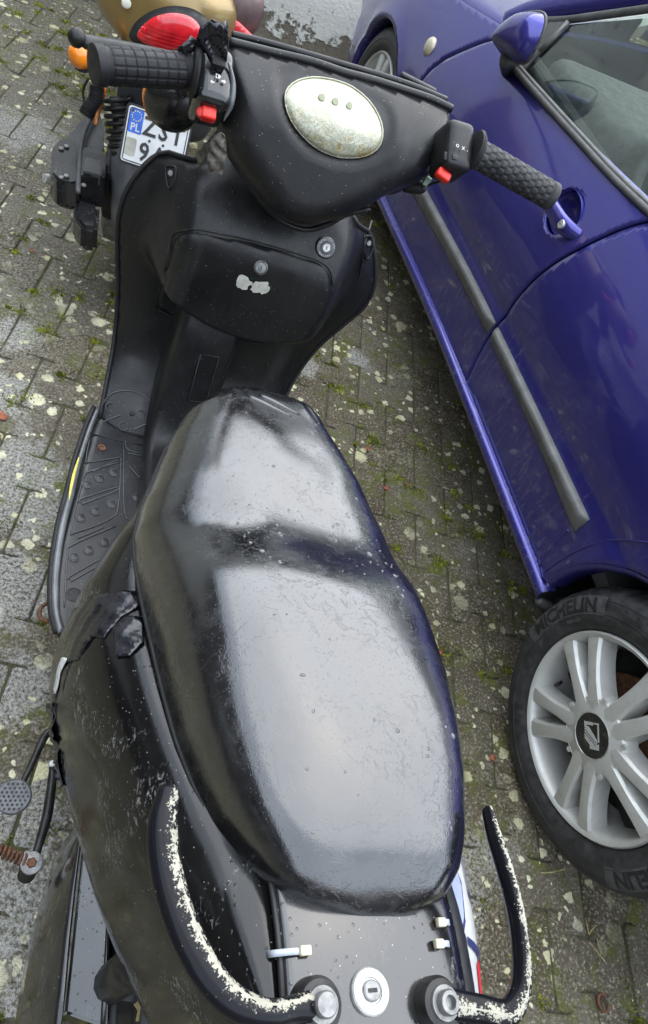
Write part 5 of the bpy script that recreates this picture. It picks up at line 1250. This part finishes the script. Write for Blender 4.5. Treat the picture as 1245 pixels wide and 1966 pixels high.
# mirror, folded back against the window
mpx = [(956, 84), (968, 62), (988, 40), (1012, 24), (1036, 22), (1050, 29), (1046, 56), (1034, 86), (1014, 120), (996, 122), (974, 110), (960, 98)]
mp_ = [CO.s(x, y, -.03) for x, y in mpx]
def mir_fn(sg): return lambda U, d: np.stack([-.03-sg*.05*np.sqrt(np.clip(1-(1-np.clip(d/.05, 0, 1))**2, 0, 1)), U[:, 0], U[:, 1]], 1)
mpl = dense(round_poly([(p[1], p[2]) for p in mp_], .02, 4), .006)
mir = panel('wing_mirror', mpl, mir_fn(1), M['blue'], car, .008, out=(-1, 0, 0))
panel('mirror_glass', mpl, lambda U, d: np.stack([-.028+0*d, U[:, 0], U[:, 1]], 1), M['mirror'], mir, .02)
tube('mirror_rim', [(-.03, p[0], p[1]) for p in list(mpl)+[mpl[0]]], .004, M['seal'], mir, 8)
tube('mirror_foot', [CO.s(975, 104, -.035), CO.s(978, 110, 0), cx(984, 122)], [(.016, .03), (.02, .034), (.026, .04)], M['seal'], mir, 12)
# bonnet, windscreen, roof, far side, cabin
def far(p): return np.array((CW-p[0], p[1], p[2]))
ftop = [(2.05, .862), (2.36, .808), (2.7, .727), (2.95, .622), (3.08, .48)]
edge = smooth_path([(1.86, .897)]+ftop, 24)
BN = []
for y, z in edge:
    x = float(fx(y, z))+.002; BN.append([(x+(CW-2*x)*k/20, y-.10*(1-(2*k/20-1)**2)*0, z+.10*(1-abs(2*k/20-1)**2.2)*min(1, (3.1-y)/.5+.1)) for k in range(21)])
surf('bonnet', BN, M['blue'], car, thick=.01)
surf('front_bumper', [[(x, 3.02+.16*math.sin(PI*k/20)**.5, .22+.30*j/6) for k, x in enumerate(np.linspace(.10, CW-.10, 21))] for j in range(7)], M['blue'], car, thick=.02)
ws0, ws1 = BN[0], [(.30+(CW-.6)*k/20, 1.05+.05*(1-(2*k/20-1)**2), 1.37+.03*(1-(2*k/20-1)**2)) for k in range(21)]
surf('windscreen', [[tuple(np.array(a)*(1-f)+np.array(b)*f) for a, b in zip(ws0, ws1)] for f in np.linspace(0, 1, 8)], M['glass'], car)
surf('roof', [[(p[0]-(.02 if k in (0, 20) else 0)*(1 if k == 0 else -1), 1.06-1.75*f, p[2]+.03*math.sin(PI*f)-.10*f*f) for k, p in enumerate(ws1)] for f in np.linspace(0, 1, 10)], M['blue'], car, thick=.02)
surf('tailgate', [[(.12+(CW-.24)*k/10+(.16*(1-k/5))*f*(1 if True else 1)*.9, -.80+.12*f, .4+.9*f) for k in range(11)] for f in np.linspace(0, 1, 8)], M['blue'], car, thick=.03)
surf('rear_pillar', [[cx_ for cx_ in ((gx(0, z)-.0, .35-.5*f-.5*(1-f)*0, z), (gx(0, z)+.01, -.72+.1*f, z))] for f, z in ((f, .96+.42*f) for f in np.linspace(0, 1, 6))], M['blue'], car, thick=.02)
surf('far_side', [[(CW-float(fx(y, z)), y, z) for z in np.linspace(.25, .92, 12)] for y in np.linspace(-.78, 3.0, 60)], M['blue'], car, thick=.01)
surf('far_window', [[(CW-gx(0, z), y, z) for z in np.linspace(.92, 1.34, 5)] for y in np.linspace(-.4, 1.4, 10)], M['glass'], car)
rbox('underbody', (CW-.12, 3.0, .06), M['dark'], car, (CW/2, 1.25, .25), bev=.01)
rbox('dashboard', (CW-.3, .42, .26), M['cabin'], car, (CW/2, 1.52, .80), bev=.06, seg=3)
rbox('door_trim', (.05, 1.0, .55), M['cabin'], car, (.12, 1.35, .62), bev=.02)
swc = np.array((.42, 1.20, .86)); sax = nrm((0, -.85, .5)); s1, s2, s3 = frame_to(sax)
sw = tube('steering_wheel', [swc+s1*.185*math.cos(a)+s2*.185*math.sin(a) for a in np.linspace(0, 2*PI, 49)], .016, M['cabin'], car, 12)
lathe('wheel_boss', [(0, .02), (.06, .015), (.075, -.02)], M['cabin'], sw, swc, sax, 24, sh=80)
for a in (-.3, PI+.3, -PI/2): tube('spoke', [swc+(s1*math.cos(a)+s2*math.sin(a))*.05, swc+(s1*math.cos(a)+s2*math.sin(a))*.18], [(.018, .008)]*2, M['mould'], sw, 8)
for x in (.45, 1.19):
    rbox('seat_base', (.46, .5, .16), M['fabric'], car, (x, .75, .50), bev=.05, seg=3)
    A = (np.array((1, 0, 0)), np.array((0, .95, .3)), np.array((0, -.3, .95)))
    rbox('seat_back', (.44, .14, .62), M['fabric'], car, (x, .45, .84), A, bev=.05, seg=3)
    rbox('headrest', (.24, .10, .16), M['fabric'], car, (x, .33, 1.22), A, bev=.04, seg=3)
rbox('cabin_floor', (CW-.2, 2.2, .04), M['cabin'], car, (CW/2, .9, .38), bev=.01)
rbox('bulkhead', (CW-.2, .05, .5), M['dark'], car, (CW/2, 1.82, .55), bev=.01)
# wheels
def wheel_parts(ref):
    w = empty('wheel'); w.parent = car
    seg = 200; prof = [(.204, -.014), (.212, -.003), (.224, .0025), (.236, .0045), (.250, .0045), (.264, .002), (.277, -.005), (.286, -.014), (.2925, -.026), (.297, -.044), (.298, -.08), (.298, -.13), (.293, -.165), (.27, -.185), (.205, -.17)]
    P = []
    for i, (r, a) in enumerate(prof):
        row = []
        for j in range(seg):
            th = 2*PI*j/seg; rr = r
            if i in (8, 9, 10, 11) and j % 5 == 0: rr -= .006
            row.append((-a, rr*math.cos(th), rr*math.sin(th)))
        P.append(row)
    surf('tyre', P, M['tyre'], w, closev=True)
    ty = [c for c in w.children if c.name.startswith('tyre')][0]
    for r, a in ((.2075, -.0075), (.2705, -.0010), (.2440, .0051)): tube('tyre_rib', [(-a, r*math.cos(t), r*math.sin(t)) for t in np.linspace(0, 2*PI, 121)], .0009, M['tyre'], ty, 6)
    rim = lathe('rim', [(.205, -.013), (.2065, -.004), (.203, .0005), (.198, -.001), (.194, -.006), (.189, -.016), (.180, -.05), (.175, -.095), (.172, -.12), (.168, -.122), (.168, -.10)], M['alloy'], w, (0, 0, 0), (-1, 0, 0), 96, sh=60, caps=False)
    for k in range(5):
        a0 = ref+2*PI*k/5
        for sg in (-1, 1):
            P = []
            for i in range(15):
                f = i/14; r = .050+.146*f; lat = sg*(.0150+.024*f**1.15); wd = .0225-.0065*math.sin(PI*min(1, f*1.05))**.8-.001*f; dep = .006-.012*f**2.2
                ca_, sa_ = math.cos(a0), math.sin(a0)
                def pt(l, d): return (-d, r*ca_-l*sa_, r*sa_+l*ca_)
                P.append([pt(lat-wd*1.25, dep-.045), pt(lat-wd, dep-.006), pt(lat-wd*.72, dep), pt(lat, dep+.0015), pt(lat+wd*.72, dep), pt(lat+wd, dep-.006), pt(lat+wd*1.25, dep-.045)])
            sharp(surf('spoke', P, M['alloy'], rim), 30)
    cap = lathe('centre_cap', [(.082, -.03), (.080, -.006), (.0755, .0035), (.074, .0048), (.0735, .0040), (.072, .0050), (.050, .0075), (.047, .0085), (.0455, .0065), (0, .0065)], M['alloy'], w, (0, 0, 0), (-1, 0, 0), 64)
    em = lathe('emblem_disc', [(.0448, .006), (.0440, .0072), (0, .0075)], M['emblem'], cap, (0, 0, 0), (-1, 0, 0), 48)
    tube('emblem_ring', [(-.0078, .0455*math.cos(t), .0455*math.sin(t)) for t in np.linspace(0, 2*PI, 61)], .0014, M['nickel'], cap, 8)
    rot = ref+rad(118)
    def EF(u, v, z): c_, s_ = math.cos(rot), math.sin(rot); return (-.0074-z, -(u*c_-v*s_)*.001, (u*s_+v*c_)*.001)
    for pts in ([(-19, 26), (4, 26), (4, 20), (-10, 20), (-19, 14)], [(-19, 11), (14, -14), (14, -8), (-8, 17), (-15, 17)], [(-19, 5), (14, -20), (14, -17), (-19, 8)], [(18, -26), (-6, -26), (-6, -20), (9, -20), (18, -14)], [(7, 26), (19, 26), (19, -11), (16, -8), (16, 23), (7, 23)], [(-19, 2), (10, -20), (-4, -20), (-19, -8)]):
        prism('emblem_mark', pts, .0009, EF, M['alloy'], em)
    for k in range(5): lathe('cap_notch', [(.006, .001), (.006, .006), (0, .006)], M['alloy'], cap, (0, .0775*math.cos(ref+PI/5+2*PI*k/5), .0775*math.sin(ref+PI/5+2*PI*k/5)), (-1, 0, 0), 10)
    lathe('brake_disc', [(.02, -.075), (.12, -.075), (.122, -.08), (.12, -.09), (.02, -.09)], M['rust'], w, (0, 0, 0), (-1, 0, 0), 48)
    lathe('back_plate', [(.01, -.105), (.165, -.10), (.165, -.11), (.01, -.11)], M['dark'], w, (0, 0, 0), (-1, 0, 0), 40)
    tube('valve', [(.045, .166*math.cos(ref+.45), .166*math.sin(ref+.45)), (.02, .155*math.cos(ref+.45), .155*math.sin(ref+.45))], .004, M['dark'], rim, 8)
    return w, ty
def wang(px, py): p = CO.s(px, py, 0.0); return math.atan2(p[2]-.298, p[1])
ref = wang(1062, 1384)
w1, ty1 = wheel_parts(ref)
w1.location = (-.006, .004, .302); w1.scale = (1, 1.03, 1.03)
w2 = copy_tree(w1, car); w2.location = (.02, 2.5, .30); w2.rotation_euler = (1.1, 0, 0)
def tyre_text(s, ang, r, size, m, off=.0056, fit=None, sx=1.0):
    text('tyre_lettering', s, size, lambda u, v, w: (-(off+w-.7*max(0, abs(r+v-.245)-.012)**1.5*3), (r+v)*math.cos(ang+u/r), (r+v)*math.sin(ang+u/r)), M[m], ty1, .0006, sx, fat=.01, bold=.022)
for (x, y) in ((1092, 1195), (1262, 1686)):
    a = wang(x, y); tyre_text('MICHELIN', a, .258, .041, 'letter', .0064, sx=1.08)
    surf('lettering_band', [[(-(.0064-.7*max(0, abs(r-.245)-.012)**1.5*3)+.0008, r*math.cos(a+k), r*math.sin(a+k)) for r in np.linspace(.2395, .2775, 7)] for k in np.linspace(-.47, .47, 40)], M['letter2'], ty1)
tyre_text('TUBELESS', wang(1112, 1222), .229, .0095, 'letter2', .0056)
# ================================================================ small things on the paving
def leaf(px, py, r, label, seed):
    rr = random.Random(seed); c = WF.h(px, py, .004); a0 = rr.uniform(0, 6); V = [(0, 0, .003)]; n = 10
    for k in range(n):
        a = 2*PI*k/n; q = r*(.55+.45*(k % 2))*rr.uniform(.8, 1.2)*(1.4 if k in (0, 5) else 1); V.append((q*math.cos(a+a0), q*math.sin(a+a0)*.7, rr.uniform(0, .006)))
    o = mesh('fallen_leaf', V, [(0, 1+k, 1+(k+1) % n) for k in range(n)], M['leaf'], None); o.location = c; solid(o, .0006)
    tag(o, label, 'leaf', 'fallen leaves on the paving'); return o
leaf(706, 862, .011, 'small orange leaf scrap on paving near the seat nose', 1)
leaf(741, 938, .012, 'orange-red leaf scrap on paving midway between seat and car', 2)
leaf(780, 930, .008, 'tiny orange leaf crumb nearest the car sill', 3)
leaf(120, 392, .014, 'orange leaf scrap beside the black air filter box', 4)
leaf(62, 482, .010, 'brown leaf scrap on paving at the far left edge', 5)
leaf(4, 800, .018, 'brown curled leaf at the left picture edge', 6)
leaf(945, 1455, .012, 'orange-brown leaf beside the rear wheel tyre', 7)
leaf(846, 1253, .010, 'small orange leaf beside the right edge of the seat', 8)
wc = WF.h(1158, 1925, .004)
ring = tube('rusty_ring', [wc+np.array((.012*math.cos(a), .015*math.sin(a), .001)) for a in np.linspace(.6, 2*PI-.2, 30)], .0032, M['rust'], None, 8)
tag(ring, 'rusty open metal ring lying on the paving at lower right', 'ring')
def stalk(pts, label):
    o = tube('grass_stalk', [WF.h(x, y, .004+.006*k) for k, (x, y) in enumerate(pts)], .0011, M['straw'], None, 5, sm=12); tag(o, label, 'stalk', 'dry grass stalks on the paving')
stalk([(1124, 1762), (1128, 1780), (1131, 1794)], 'short dry grass stalk upright near the tyre tread')
stalk([(1146, 1776), (1138, 1784), (1131, 1794)], 'short dry grass stalk meeting the upright one')
stalk([(1132, 1808), (1146, 1826), (1162, 1846)], 'long dry grass stalk lying over the mossy joint')
stalk([(1146, 1800), (1150, 1816), (1155, 1832)], 'brown dry grass stalk crossing the long one')
stalk([(1040, 1676), (1064, 1674), (1086, 1668)], 'brown twig lying below the rear tyre')
stalk([(1118, 1144), (1122, 1128), (1132, 1116)], 'pale grass blade standing on top of the rear tyre')
